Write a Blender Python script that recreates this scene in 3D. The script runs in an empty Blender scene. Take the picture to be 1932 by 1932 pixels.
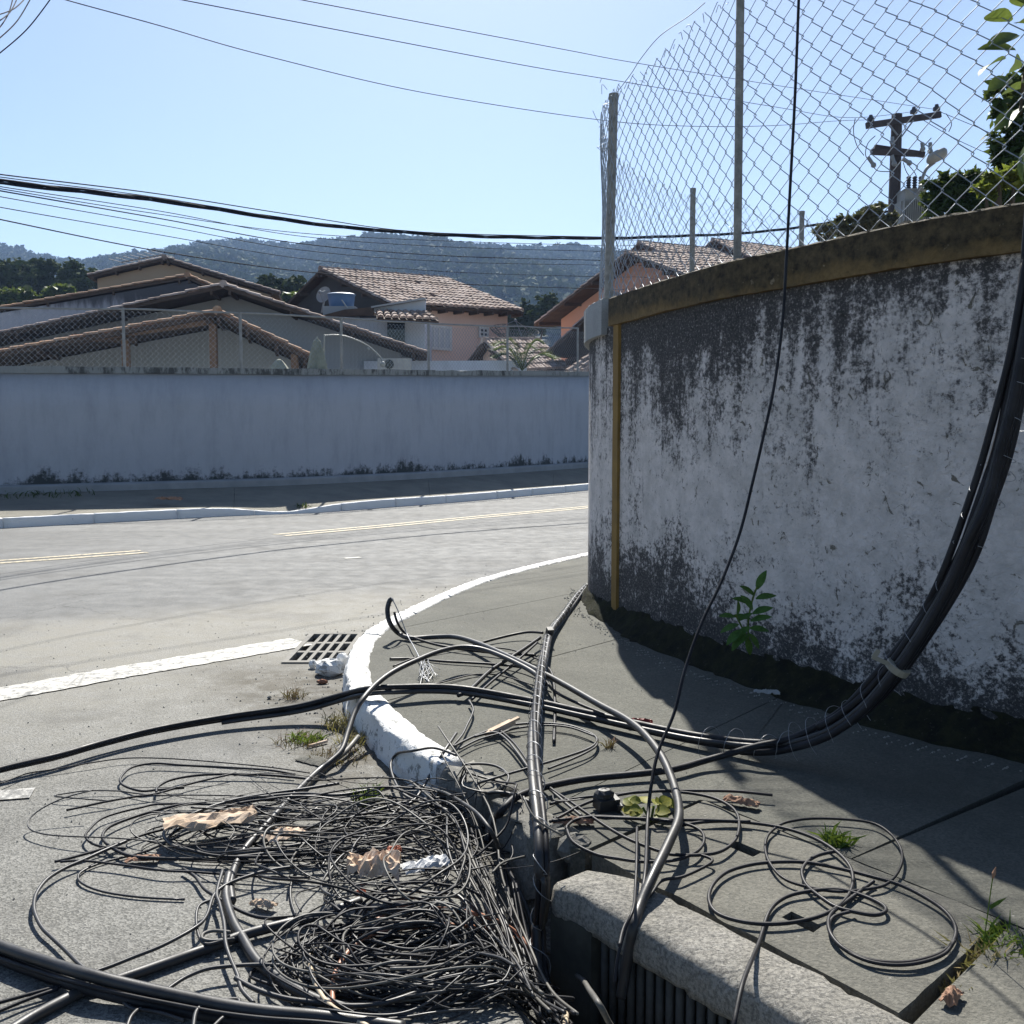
import bpy, bmesh, math, random
import numpy as np
from mathutils import Vector, Matrix
random.seed(7)
rng = np.random.default_rng(11)
sc = bpy.context.scene
C = sc.collection
R = math.radians

# ---------------------------------------------------------------- camera, sky, sun, exposure
EYE = 1.6
PITCH = math.atan(158 / 1932)
cam = bpy.data.cameras.new('camera'); cam.sensor_width = 36; cam.lens = 36
cam.clip_start = 0.05; cam.clip_end = 6000
camo = bpy.data.objects.new('camera', cam); C.objects.link(camo)
camo.location = (0, 0, EYE); camo.rotation_euler = (math.pi / 2 - PITCH, 0, 0)
sc.camera = camo

SUN_EL = R(44.5)
SUN_DX = -0.035                               # sun stands ahead of the camera, a touch to the left
SUN_AZ = math.atan2(SUN_DX, 1.0)              # clockwise from +Y
w = bpy.data.worlds.new('World'); sc.world = w; w.use_nodes = True
wn = w.node_tree; bg = wn.nodes['Background']
sky = wn.nodes.new('ShaderNodeTexSky'); sky.sky_type = 'NISHITA'; sky.sun_disc = False
sky.sun_elevation = SUN_EL; sky.sun_rotation = SUN_AZ; sky.altitude = 0
sky.air_density = 1.0; sky.dust_density = 0.7; sky.ozone_density = 3.0
wn.links.new(sky.outputs[0], bg.inputs[0]); bg.inputs[1].default_value = 0.058
sun = bpy.data.lights.new('sun', 'SUN'); sun.energy = 5.0; sun.angle = R(0.53); sun.color = (1, .96, .88)
so = bpy.data.objects.new('sun', sun); C.objects.link(so)
sd = Vector((math.sin(SUN_AZ) * math.cos(SUN_EL), math.cos(SUN_AZ) * math.cos(SUN_EL), math.sin(SUN_EL)))
so.rotation_euler = sd.to_track_quat('Z', 'Y').to_euler(); so.location = (0, 0, 60)
sc.view_settings.view_transform = 'Standard'; sc.view_settings.look = 'None'
sc.view_settings.gamma = 1; sc.view_settings.use_curve_mapping = False
sc.view_settings.exposure = 1.15
sc.render.engine = 'CYCLES'
sc.cycles.max_bounces = 6; sc.cycles.diffuse_bounces = 3; sc.cycles.volume_bounces = 0
sc.cycles.transparent_max_bounces = 8

# ---------------------------------------------------------------- measuring helpers (photo measured on a 1932 px grid)
cP, sP = math.cos(PITCH), math.sin(PITCH)
def ray(x, y):
    a = (x - 966) / 1932; b = (966 - y) / 1932
    return a, cP + b * sP, -sP + b * cP
def G(x, y, z=0.0):
    a, dy, dz = ray(x, y); t = (z - EYE) / dz
    return Vector((a * t, dy * t, z))
def A(x, y, Y):
    a, dy, dz = ray(x, y); t = Y / dy
    return Vector((a * t, Y, EYE + dz * t))

# ---------------------------------------------------------------- scene helpers
def thing(name, label, cat, loc=(0, 0, 0), group=None):
    o = bpy.data.objects.new(name, None); C.objects.link(o)
    o.empty_display_size = .1
    o.location = loc; o['label'] = label; o['category'] = cat
    if group: o['group'] = group
    return o
def link_mesh(name, me, mat, parent=None):
    o = bpy.data.objects.new(name, me); C.objects.link(o)
    if mat and not me.materials: me.materials.append(mat)
    if parent:
        o.parent = parent
        o.matrix_parent_inverse = Matrix.Translation(-world_loc(parent))
    return o
def world_loc(o):
    # all parents here carry translation only (or are parts at their parent's origin)
    if o.parent is None: return Vector(o.location)
    return Vector(o.location)
class MB:
    """collects geometry in world coordinates and links it as one mesh object"""
    def __init__(s): s.v = []; s.f = []; s.uv = None
    def add(s, vs, fs):
        n = len(s.v); s.v.extend([tuple(p) for p in vs]); s.f.extend([tuple(i + n for i in f) for f in fs]); return s
    def box(s, c, d, rz=0, rx=0, ry=0):
        m = Matrix.Translation(c) @ Matrix.Rotation(rz, 4, 'Z') @ Matrix.Rotation(ry, 4, 'Y') @ Matrix.Rotation(rx, 4, 'X')
        x, y, z = d[0] / 2, d[1] / 2, d[2] / 2
        vs = [m @ Vector(p) for p in ((-x, -y, -z), (x, -y, -z), (x, y, -z), (-x, y, -z), (-x, -y, z), (x, -y, z), (x, y, z), (-x, y, z))]
        return s.add(vs, [(0, 3, 2, 1), (4, 5, 6, 7), (0, 1, 5, 4), (1, 2, 6, 5), (2, 3, 7, 6), (3, 0, 4, 7)])
    def beam(s, p, q, wd, ht):
        p, q = Vector(p), Vector(q); d = (q - p).normalized()
        up = Vector((0, 0, 1)) if abs(d.z) < .95 else Vector((0, 1, 0))
        a = d.cross(up).normalized(); b = a.cross(d)
        vs = [e + a * (i * wd / 2) + b * (j * ht / 2) for e in (p, q) for i, j in ((-1, -1), (1, -1), (1, 1), (-1, 1))]
        return s.add(vs, [(0, 1, 2, 3), (7, 6, 5, 4), (0, 4, 5, 1), (1, 5, 6, 2), (2, 6, 7, 3), (3, 7, 4, 0)])
    def prism(s, poly, z0, z1):
        n = len(poly)
        def zz(z, i): return z[i] if hasattr(z, '__len__') else z
        vs = [(p[0], p[1], zz(z0, i)) for i, p in enumerate(poly)] + [(p[0], p[1], zz(z1, i)) for i, p in enumerate(poly)]
        ar = sum(poly[i][0] * poly[(i + 1) % n][1] - poly[(i + 1) % n][0] * poly[i][1] for i in range(n))
        top = list(range(n, 2 * n)); bot = list(range(n - 1, -1, -1))
        sides = [(i, (i + 1) % n, n + (i + 1) % n, n + i) for i in range(n)]
        if ar < 0: top.reverse(); bot.reverse(); sides = [f[::-1] for f in sides]
        return s.add(vs, [tuple(top), tuple(bot)] + sides)
    def extr(s, poly3, vec):
        n = len(poly3); vec = Vector(vec)
        vs = [Vector(p) for p in poly3] + [Vector(p) + vec for p in poly3]
        return s.add(vs, [tuple(range(n)), tuple(range(2 * n - 1, n - 1, -1))] + [(i, n + i, n + (i + 1) % n, (i + 1) % n) for i in range(n)])
    def tube(s, pts, r, sides=6, cap=True, closed=False):
        P = np.array([tuple(p) for p in pts], float); n = len(P)
        rr = np.full(n, r) if np.isscalar(r) else np.array(r, float)
        T = np.gradient(P, axis=0)
        if closed: T = np.roll(P, -1, 0) - np.roll(P, 1, 0)
        T /= np.linalg.norm(T, axis=1)[:, None] + 1e-12
        u = np.cross(T[0], (0, 0, 1.0))
        if np.linalg.norm(u) < 1e-3: u = np.cross(T[0], (1.0, 0, 0))
        u /= np.linalg.norm(u); U = np.empty_like(P)
        for i in range(n):
            u = u - T[i] * np.dot(u, T[i]); u /= np.linalg.norm(u) + 1e-12; U[i] = u
        V = np.cross(T, U)
        an = np.arange(sides) * 2 * math.pi / sides
        ring = P[:, None, :] + rr[:, None, None] * (np.cos(an)[None, :, None] * U[:, None, :] + np.sin(an)[None, :, None] * V[:, None, :])
        base = len(s.v); s.v.extend(map(tuple, ring.reshape(-1, 3)))
        m = n if closed else n - 1
        for i in range(m):
            a = base + i * sides; b = base + ((i + 1) % n) * sides
            for k in range(sides):
                k2 = (k + 1) % sides
                s.f.append((a + k, a + k2, b + k2, b + k))
        if cap and not closed:
            s.f.append(tuple(base + k for k in range(sides))[::-1])
            e = base + (n - 1) * sides
            s.f.append(tuple(e + k for k in range(sides)))
        return s
    def ball(s, c, rad, seg=8, rings=6, jit=0):
        vs = []; fs = []
        rx, ry, rz = (rad,) * 3 if np.isscalar(rad) else rad
        for i in range(rings + 1):
            th = math.pi * i / rings
            for k in range(seg):
                ph = 2 * math.pi * k / seg; q = 1 + random.uniform(-jit, jit)
                vs.append((c[0] + rx * q * math.sin(th) * math.cos(ph), c[1] + ry * q * math.sin(th) * math.sin(ph), c[2] + rz * q * math.cos(th)))
        for i in range(rings):
            for k in range(seg):
                k2 = (k + 1) % seg
                fs.append((i * seg + k, (i + 1) * seg + k, (i + 1) * seg + k2, i * seg + k2))
        return s.add(vs, fs)
    def mesh(s, name, smooth=False):
        me = bpy.data.meshes.new(name); me.from_pydata(s.v, [], s.f)
        if s.uv is not None:
            l = me.uv_layers.new(name='UVMap')
            uv = np.array(s.uv, float)
            idx = np.empty(len(me.loops), int); me.loops.foreach_get('vertex_index', idx)
            l.data.foreach_set('uv', uv[idx].ravel())
        if smooth: me.polygons.foreach_set('use_smooth', [True] * len(me.polygons))
        me.update(); return me
    def build(s, name, mat, parent=None, smooth=False, kind=None, label=None):
        o = link_mesh(name, s.mesh(name, smooth), mat, parent)
        if kind: o['kind'] = kind
        if label: o['label'] = label
        return o
def tag(o, label, cat, group=None, kind=None):
    o['label'] = label; o['category'] = cat
    if group: o['group'] = group
    if kind: o['kind'] = kind
    return o
def spline(pts, n=8, closed=False):
    P = [Vector(p) for p in pts]
    out = []
    m = len(P)
    rg = range(m) if closed else range(m - 1)
    for i in rg:
        if closed: p0, p1, p2, p3 = P[(i - 1) % m], P[i], P[(i + 1) % m], P[(i + 2) % m]
        else: p0, p1, p2, p3 = P[max(i - 1, 0)], P[i], P[i + 1], P[min(i + 2, m - 1)]
        for k in range(n):
            t = k / n; t2 = t * t; t3 = t2 * t
            out.append(.5 * ((2 * p1) + (p2 - p0) * t + (2 * p0 - 5 * p1 + 4 * p2 - p3) * t2 + (3 * p1 - p0 - 3 * p2 + p3) * t3))
    if not closed: out.append(P[-1].copy())
    return out
def resample(pts, step):
    P = np.array([tuple(p) for p in pts]); d = np.r_[0, np.cumsum(np.linalg.norm(np.diff(P, axis=0), axis=1))]
    n = max(2, int(d[-1] / step) + 1); t = np.linspace(0, d[-1], n)
    return [Vector((np.interp(q, d, P[:, 0]), np.interp(q, d, P[:, 1]), np.interp(q, d, P[:, 2]))) for q in t]
def extend(pts, d0=0.0, d1=0.0):
    """carry a line straight on beyond its first and last point"""
    P = [Vector(p) for p in pts]
    if d0: P.insert(0, P[0] + (P[0] - P[1]).normalized() * d0)
    if d1: P.append(P[-1] + (P[-1] - P[-2]).normalized() * d1)
    return P
def offset2d(pts, d):
    """shift a plan polyline sideways: positive is to the right of its direction"""
    out = []
    n = len(pts)
    for i in range(n):
        a = pts[max(i - 1, 0)]; b = pts[min(i + 1, n - 1)]
        t = Vector((b[0] - a[0], b[1] - a[1])); t.normalize()
        out.append(Vector((pts[i][0] + t.y * d, pts[i][1] - t.x * d, pts[i][2] if len(pts[i]) > 2 else 0)))
    return out
def arclen(pts):
    d = [0]
    for a, b in zip(pts[:-1], pts[1:]): d.append(d[-1] + (Vector(b) - Vector(a)).length)
    return d
def vnoise(x, y, seed=0):
    """cheap smooth pseudo noise in -1..1"""
    return (math.sin(x * 1.7 + seed * 1.3 + 1.1 * math.sin(y * 1.3 + seed)) + math.sin(y * 2.1 - seed * .7 + 1.3 * math.sin(x * .9 - seed))) * .5

# ---------------------------------------------------------------- materials
class NT:
    def __init__(s, name, rough=.8, metal=0, spec=.3):
        s.m = bpy.data.materials.new(name); s.m.use_nodes = True; s.t = s.m.node_tree
        s.b = s.t.nodes['Principled BSDF']; s.b.inputs['Roughness'].default_value = rough
        s.b.inputs['Metallic'].default_value = metal; s.b.inputs['Specular IOR Level'].default_value = spec
        s.geo = None
    def n(s, typ, **kw):
        k = s.t.nodes.new(typ)
        for a, v in kw.items(): setattr(k, a, v)
        return k
    def l(s, a, b): s.t.links.new(a, b)
    def pos(s):
        if not s.geo: s.geo = s.n('ShaderNodeNewGeometry')
        return s.geo.outputs['Position']
    def uv(s): return s.n('ShaderNodeUVMap').outputs[0]
    def scaled(s, vec, sx, sy, sz, rz=0, loc=(0, 0, 0)):
        k = s.n('ShaderNodeMapping'); k.inputs['Scale'].default_value = (sx, sy, sz); k.inputs['Rotation'].default_value = (0, 0, rz)
        k.inputs['Location'].default_value = loc
        s.l(vec, k.inputs[0]); return k.outputs[0]
    def noise(s, scale, detail=4, rough=.55, vec=None, dist=0):
        k = s.n('ShaderNodeTexNoise'); k.inputs['Scale'].default_value = scale; k.inputs['Detail'].default_value = detail
        k.inputs['Roughness'].default_value = rough; k.inputs['Distortion'].default_value = dist
        s.l(vec if vec is not None else s.pos(), k.inputs['Vector']); return k.outputs[0]
    def vor(s, scale, vec=None, feat='F1', out='Distance', rnd=1):
        k = s.n('ShaderNodeTexVoronoi', feature=feat); k.inputs['Scale'].default_value = scale
        if 'Randomness' in k.inputs: k.inputs['Randomness'].default_value = rnd
        s.l(vec if vec is not None else s.pos(), k.inputs['Vector']); return k.outputs[out]
    def ramp(s, fac, stops):
        k = s.n('ShaderNodeValToRGB'); e = k.color_ramp.elements
        while len(e) < len(stops): e.new(.5)
        for q, (p, c) in zip(e, stops):
            q.position = p; q.color = (c, c, c, 1) if np.isscalar(c) else (*c, 1)
        s.l(fac, k.inputs[0]); return k.outputs[0]
    def mix(s, fac, a, b, mode='MIX'):
        k = s.n('ShaderNodeMix', data_type='RGBA', blend_type=mode)
        for val, i in ((fac, 0), (a, 6), (b, 7)):
            if isinstance(val, bpy.types.NodeSocket): s.l(val, k.inputs[i])
            elif i == 0: k.inputs[0].default_value = val
            else: k.inputs[i].default_value = (*val, 1)
        return k.outputs[2]
    def math(s, op, a, b=0.0, c=None, clamp=False):
        k = s.n('ShaderNodeMath', operation=op, use_clamp=clamp)
        for i, val in enumerate((a, b, c)):
            if val is None: continue
            if isinstance(val, bpy.types.NodeSocket): s.l(val, k.inputs[i])
            else: k.inputs[i].default_value = val
        return k.outputs[0]
    def sep(s, vec):
        k = s.n('ShaderNodeSeparateXYZ'); s.l(vec, k.inputs[0]); return k.outputs
    def sstep(s, v, lo, hi):
        k = s.n('ShaderNodeMapRange', interpolation_type='SMOOTHSTEP')
        s.l(v, k.inputs[0]); k.inputs[1].default_value = lo; k.inputs[2].default_value = hi
        return k.outputs[0]
    def color(s, c):
        if isinstance(c, bpy.types.NodeSocket): s.l(c, s.b.inputs['Base Color'])
        else: s.b.inputs['Base Color'].default_value = (*c, 1)
        return s
    def rough(s, sock): s.l(sock, s.b.inputs['Roughness']); return s
    def bump(s, h, strength=.5, dist=.01):
        k = s.n('ShaderNodeBump'); k.inputs['Strength'].default_value = strength; k.inputs['Distance'].default_value = dist
        s.l(h, k.inputs['Height'])
        if s.b.inputs['Normal'].is_linked:
            s.l(s.b.inputs['Normal'].links[0].from_socket, k.inputs['Normal'])
        s.l(k.outputs[0], s.b.inputs['Normal']); return s
def simple(name, c1, c2, scale=3, rough=.85, bs=30, bst=.3, bd=.01, metal=0, spec=.3):
    k = NT(name, rough, metal, spec)
    f = k.ramp(k.noise(scale, 5, .6), [(.3, 0.0), (.7, 1.0)])
    k.color(k.mix(f, c1, c2))
    if bst: k.bump(k.noise(bs, 4, .6), bst, bd)
    return k.m
# ---------------------------------------------------------------- ground materials
def asphalt():
    k = NT('asphalt', .8, 0, .25)
    p = k.pos(); x, y, z = k.sep(p)
    d = k.math('ADD', k.math('MULTIPLY', x, -.53), k.math('MULTIPLY', y, .85))
    big = k.noise(.7, 5, .6); mid = k.noise(5, 5, .65); fine = k.noise(120, 3, .7)
    d2 = k.math('ADD', d, k.math('MULTIPLY', k.math('SUBTRACT', big, .5), 1.6))
    stones = k.vor(150, out='Color'); sv = k.sep(stones)[0]
    side = k.mix(k.ramp(sv, [(.15, 0.0), (.85, 1.0)]), (.085, .085, .078), (.205, .202, .186))      # aggregate of the side street
    main = k.mix(k.ramp(sv, [(.1, 0.0), (.9, 1.0)]), (.108, .110, .109), (.172, .174, .170))
    base = k.mix(k.sstep(d2, 8.7, 9.5), side, main)
    # dusty sand in the mouth of the side street and along the kerb
    dust = k.math('MULTIPLY', k.sstep(d2, 4.6, 7.6), k.math('SUBTRACT', 1.0, k.sstep(d2, 8.8, 9.8)))
    dust = k.math('MULTIPLY', dust, k.ramp(mid, [(.3, .25), (.62, .85)]))
    base = k.mix(dust, base, k.mix(fine, (.18, .172, .147), (.26, .248, .215)))
    # dirt that collects near the kerb foot
    dk = k.math('ABSOLUTE', k.math('ADD', k.math('MULTIPLY', x, 1.0), k.math('ADD', k.math('MULTIPLY', y, .55), -2.15)))
    kd = k.math('MULTIPLY', k.math('SUBTRACT', 1.0, k.sstep(dk, .1, .95)), k.sstep(y, 3.0, 4.0))
    kd = k.math('MULTIPLY', kd, k.math('SUBTRACT', 1.0, k.sstep(y, 6.3, 7.3)))
    kd = k.math('MULTIPLY', kd, k.ramp(k.noise(4.2, 7, .75), [(.36, 0.0), (.54, .95)]))
    base = k.mix(kd, base, k.mix(k.noise(60, 4, .7), (.022, .019, .013), (.10, .087, .062)))
    # stains
    base = k.mix(k.ramp(k.noise(1.3, 6, .65), [(.50, 0.0), (.72, .55)]), base, (.066, .064, .06))
    # wear along the wheel tracks of the main road
    trk = k.noise(1.0, 4, .6, k.scaled(p, .12, 1.3, 1, -R(38)))
    wm = k.math('MULTIPLY', k.sstep(d2, 8.4, 9.6), .5)
    base = k.mix(k.math('MULTIPLY', k.ramp(trk, [(.42, 0.0), (.62, 1.0)]), wm), base, (.085, .086, .085))
    patch = k.ramp(k.sep(k.vor(.33, vec=k.scaled(p, 1, 1.6, 1, -R(32)), out='Color'))[0], [(.78, 0.0), (.79, .30)])
    base = k.mix(patch, base, (.10, .10, .097))
    # cracks
    cr = k.n('ShaderNodeTexVoronoi', feature='DISTANCE_TO_EDGE'); cr.inputs['Scale'].default_value = .55
    wv = k.n('ShaderNodeVectorMath', operation='ADD'); k.l(p, wv.inputs[0])
    nz = k.n('ShaderNodeTexNoise'); nz.inputs['Scale'].default_value = 3; nz.inputs['Detail'].default_value = 5; k.l(p, nz.inputs['Vector'])
    sc_ = k.n('ShaderNodeVectorMath', operation='SCALE'); sc_.inputs['Scale'].default_value = .5; k.l(nz.outputs[1], sc_.inputs[0])
    k.l(sc_.outputs[0], wv.inputs[1]); k.l(wv.outputs[0], cr.inputs['Vector'])
    crk = k.math('MULTIPLY', k.ramp(cr.outputs['Distance'], [(.0, 1.0), (.006, 0.0)]), k.ramp(k.noise(.4, 2), [(.5, 0.0), (.6, .6)]))
    base = k.mix(crk, base, (.04, .04, .04))
    # sparse pale specks: glints on the asphalt painted into its colour
    chip = k.ramp(k.vor(14), [(.0, 1.0), (.055, 0.0)])
    chip = k.math('MULTIPLY', chip, k.ramp(k.sep(k.vor(14, out='Color'))[1], [(.62, 0.0), (.7, 1.0)]))
    base = k.mix(chip, base, (.5, .5, .47))
    k.color(base)
    k.bump(k.vor(150), .5, .005); k.bump(fine, .35, .004)
    k.rough(k.ramp(mid, [(.3, .68), (.7, .9)]))
    return k.m
def concrete(name, c1, c2, cdark, grain=.4, moss=0.0, sp=(.45, .6)):
    k = NT(name, .85, 0, .22)
    b = k.mix(k.ramp(k.noise(2.2, 6, .65), [(.3, 0.0), (.7, 1.0)]), c1, c2)
    b = k.mix(k.ramp(k.noise(.8, 6, .7), [(sp[0], 0.0), (sp[1] + .15, .8)]), b, cdark)
    sv = k.sep(k.vor(120, out='Color'))[0]
    b = k.mix(k.ramp(sv, [(.0, .0), (1.0, grain)]), b, cdark)
    pale = k.math('MULTIPLY', k.ramp(k.vor(22), [(.0, 1.0), (.12, 0.0)]), k.ramp(k.sep(k.vor(22, out='Color'))[0], [(.8, 0.0), (.84, .6)]))
    b = k.mix(pale, b, (.42, .41, .38))
    k.color(b); k.bump(k.noise(90, 5, .7), .8, .008); k.bump(k.noise(9, 4, .6), .3, .02)
    return k.m
def white_paint_rough(name, chips, under=(.30, .30, .285)):
    k = NT(name, .75, 0, .25)
    f = k.ramp(k.noise(11, 9, .78), [(chips - .02, 1.0), (chips + .02, 0.0)])
    b = k.mix(k.noise(3, 4), (.80, .80, .79), (.70, .70, .68))
    b = k.mix(f, b, under); k.color(b)
    k.bump(k.noise(45, 8, .72), .9, .014); k.bump(f, -.6, .004); return k.m
def road_paint(name, col, wear):
    k = NT(name, .7, 0, .25)
    f = k.ramp(k.noise(17, 8, .78), [(wear - .06, 1.0), (wear + .06, 0.0)])
    cr = k.ramp(k.vor(2.2, vec=k.scaled(k.pos(), 1, 1, 1), feat='DISTANCE_TO_EDGE'), [(.0, 1.0), (.012, 0.0)])
    f = k.math('MAXIMUM', f, k.math('MULTIPLY', cr, .7))
    k.color(k.mix(f, col, (.14, .14, .135))); k.bump(k.vor(95), .35, .005); return k.m
M_ASPH = asphalt()
M_PAVE = concrete('pavement concrete', (.100, .101, .086), (.145, .143, .122), (.046, .047, .041), .65)
M_SLAB = concrete('slab concrete', (.125, .121, .103), (.185, .178, .152), (.062, .062, .054), .65)
M_FARPAVE = concrete('far pavement concrete', (.20, .185, .15), (.26, .245, .20), (.12, .115, .10), .4)
def granite():
    k = NT('granite kerb', .9, 0, .2)
    b = k.mix(k.ramp(k.noise(7, 7, .7), [(.3, 0.0), (.7, 1.0)]), (.27, .258, .225), (.42, .40, .36))
    b = k.mix(k.ramp(k.noise(75, 6, .75), [(.44, 0.0), (.60, .85)]), b, (.12, .117, .108))
    b = k.mix(k.ramp(k.noise(130, 4, .7), [(.58, 0.0), (.68, .7)]), b, (.50, .48, .44))
    b = k.mix(k.ramp(k.noise(2.4, 6, .7), [(.52, 0.0), (.72, .6)]), b, (.16, .157, .145))
    k.color(b); k.bump(k.noise(60, 7, .75), 1.0, .016); k.bump(k.noise(14, 4, .6), .6, .02); return k.m
M_GRAN = granite()
M_OLDKERB = concrete('weathered kerb', (.20, .193, .172), (.32, .31, .28), (.07, .07, .064), .5, sp=(.35, .55))
M_KERBW = white_paint_rough('white kerb paint', .435)
M_FARKERB = white_paint_rough('far kerb paint', .33, (.3, .29, .27))
M_WLINE = road_paint('white road paint', (.46, .445, .405), .455)
M_WFAINT = road_paint('worn white road paint', (.42, .41, .385), .52)
M_YLINE = road_paint('yellow road paint', (.50, .43, .29), .47)
M_EARTH = simple('earth', (.09, .08, .05), (.14, .13, .08), .8, .95, 8, .4)
M_GREY = concrete('terrain grey', (.14, .14, .12), (.18, .17, .15), (.08, .08, .07))

# ---------------------------------------------------------------- wall plan curves
ZP = .15                                             # pavement level on this side
top_px = [(1103, 579), (1128, 570), (1160, 558), (1230, 534), (1301, 512), (1373, 492), (1484, 468), (1590, 445), (1720, 417), (1932, 380)]
plan = [G(x, y, 2.57) for x, y in top_px]
back = [Vector((7.5, 14.6, 2.57)), Vector((5.4, 13.75, 2.57)), Vector((3.57, 12.9, 2.57)), Vector((1.98, 11.7, 2.57)), Vector((1.2, 10.75, 2.57)), Vector((.82, 9.9, 2.57)), Vector((.665, 9.15, 2.57)), Vector((.615, 8.6, 2.57))]
e = plan[-1] - plan[-2]; e.z = 0; e.normalize()
WALL = back + plan[1:] + [plan[-1] + e * 1.2 + Vector((.12, 0, 0)), plan[-1] + e * 3.2 + Vector((.5, 0, 0))]
WALL = resample(spline(WALL, 10), .06)                # outer edge of the coping, far end first, travelling towards the camera (road on its right)
FACE = offset2d(WALL, -.035)                          # wall face just behind the coping's edge
def at_x(curve, px):                                  # index of the curve point seen at photo column px, near side only
    best = min((i for i in range(len(curve)) if i > 0), key=lambda i: abs((curve[i][0] / curve[i][1]) - (px - 966) / 1932) + (0 if curve[i][1] < 8.7 else 9))
    return best

# kerb crease of this side, far end first
kc_px = [(1300, 1004), (1200, 1024), (1108, 1044), (1000, 1068), (900, 1095), (840, 1118), (780, 1145), (725, 1172), (690, 1193), (667, 1218), (655, 1255), (659, 1299), (688, 1334), (712, 1361), (746, 1393), (783, 1420), (830, 1450), (900, 1497), (960, 1540), (1012, 1592), (1050, 1640)]
KC = resample(spline([G(x, y, ZP) for x, y in kc_px], 6), .08)
KI = offset2d(KC, -.13)
KC_XY = np.array([(p.x, p.y) for p in KC])
def on_pavement(x, y):
    d = (KC_XY[:, 0] - x) ** 2 + (KC_XY[:, 1] - y) ** 2
    i = int(d.argmin()); i0 = max(i - 1, 0); i1 = min(i + 1, len(KC) - 1)
    t = KC_XY[i1] - KC_XY[i0]
    return (x - KC_XY[i][0]) * t[1] - (y - KC_XY[i][1]) * t[0] < 0, math.sqrt(d[i])
# drain slab and granite stone in plan
SA, SB, SC_, SD = Vector((.27, 3.40, 0)), Vector((.75, 3.88, 0)), Vector((1.44, 2.91, 0)), Vector((.96, 2.43, 0))
F0, F1 = Vector((.13, 3.17, 0)), Vector((1.30, 1.56, 0))      # front line of the granite stone over the inlet
def pit(x, y):
    """depth of the sunken gutter in front of the kerb inlet"""
    d = F1 - F0; L = d.length; t = ((x - F0.x) * d.x + (y - F0.y) * d.y) / (L * L)
    tc = min(max(t, 0.06), 1.0)
    q = math.hypot(x - F0.x - d.x * tc, y - F0.y - d.y * tc)
    side = (x - F0.x) * d.y - (y - F0.y) * d.x
    if side < 0: q *= .6
    k = max(0, 1 - q / .42); k = k * k * (3 - 2 * k)
    return -.27 * min(1, k * 1.25)
def hz(x, y):
    on, d = on_pavement(x, y)
    if on and y > 3.3: return ZP
    s = (x - F0.x) * (F1.y - F0.y) - (y - F0.y) * (F1.x - F0.x)
    if y <= 3.3 and s < 0 and x > 0.1: return ZP
    return pit(x, y)

# ---------------------------------------------------------------- ground, road
m = MB(); S = 1550
m.add([(-S, -60, -.45), (S, -60, -.45), (S, 1330, -.45), (-S, 1330, -.45)], [(0, 1, 2, 3)])
m.build('ground', M_EARTH, kind='structure')
GX0, GX1, GY0, GY1 = -1.575, -1.155, 6.87, 7.89               # drain grate opening
xs = sorted(set([-60, -45, -32, -24, -18, -13, -9, -6.5, -5] + [round(v, 3) for v in np.arange(-4, 2.3, .06)] + [2.6, 3.2, 4, 5.5, 8, 12, 18, 26, 40] + [GX0, GX0 + .004, GX1, GX1 - .004]))
ys = sorted(set([-30, -15, -6, -2, 0, .8] + [round(v, 3) for v in np.arange(1.2, 8.2, .06)] + [8.8, 9.6, 10.6, 12, 14, 17, 21, 26, 32, 40, 52] + [GY0, GY0 + .004, GY1, GY1 - .004]))
vs = []
for y in ys:
    for x in xs:
        z = pit(x, y) if -.8 < x < 2.2 and 1 < y < 4 else 0
        if GX0 < x < GX1 and GY0 < y < GY1: z = -.35
        elif -4 < x < 2.2 and 1 < y < 8.2: z += .0015 * vnoise(x * 1.5, y * 1.5, 3)
        if y > 19.0 + (x + 10) * .3 + 14: z = -.1
        vs.append((x, y, z))
nx = len(xs)
m = MB(); m.add(vs, [(j * nx + i, j * nx + i + 1, (j + 1) * nx + i + 1, (j + 1) * nx + i) for j in range(len(ys) - 1) for i in range(nx - 1)])
m.build('road', M_ASPH, kind='structure', smooth=False)

def strip(pts, width, z=.004, off=0):
    a = offset2d(pts, off - width / 2); b = offset2d(pts, off + width / 2); n = len(pts)
    jg = lambda p: Vector((p.x + random.gauss(0, width * .02), p.y + random.gauss(0, width * .02), p.z))
    a = [jg(p) for p in a]; b = [jg(p) for p in b]
    k = MB(); k.add([(p.x, p.y, z) for p in a] + [(p.x, p.y, z) for p in b], [(i, n + i, n + i + 1, i + 1) for i in range(n - 1)]); return k
yl1 = resample(spline([G(-330, 1082), G(0, 1060.5), (G(140, 1050.5)), G(272, 1041)], 6), .4)
yl2 = resample(spline([G(527, 1010), G(700, 995), G(900, 976), G(1108, 957), G(1230, 944)], 6), .4)
for pts in (yl1, yl2):
    for of in (-.13, .13):
        o = strip(pts, .11, .005, of).build('yellow_line', M_YLINE, kind='structure')
sl = [G(-120, 1333), G(0, 1311), G(200, 1274), G(400, 1240), G(570, 1211)]
strip(resample(sl, .05), .33, .0055).build('white_stop_line', M_WLINE, kind='structure')
strip(resample([G(-60, 1507), G(62, 1497)], .1), .13, .0055).build('worn_white_mark', M_WFAINT, kind='structure')
strip(resample([G(650, 1054), G(680, 1052)], .1), .10, .0055).build('small_white_mark', M_WLINE, kind='structure')

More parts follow.
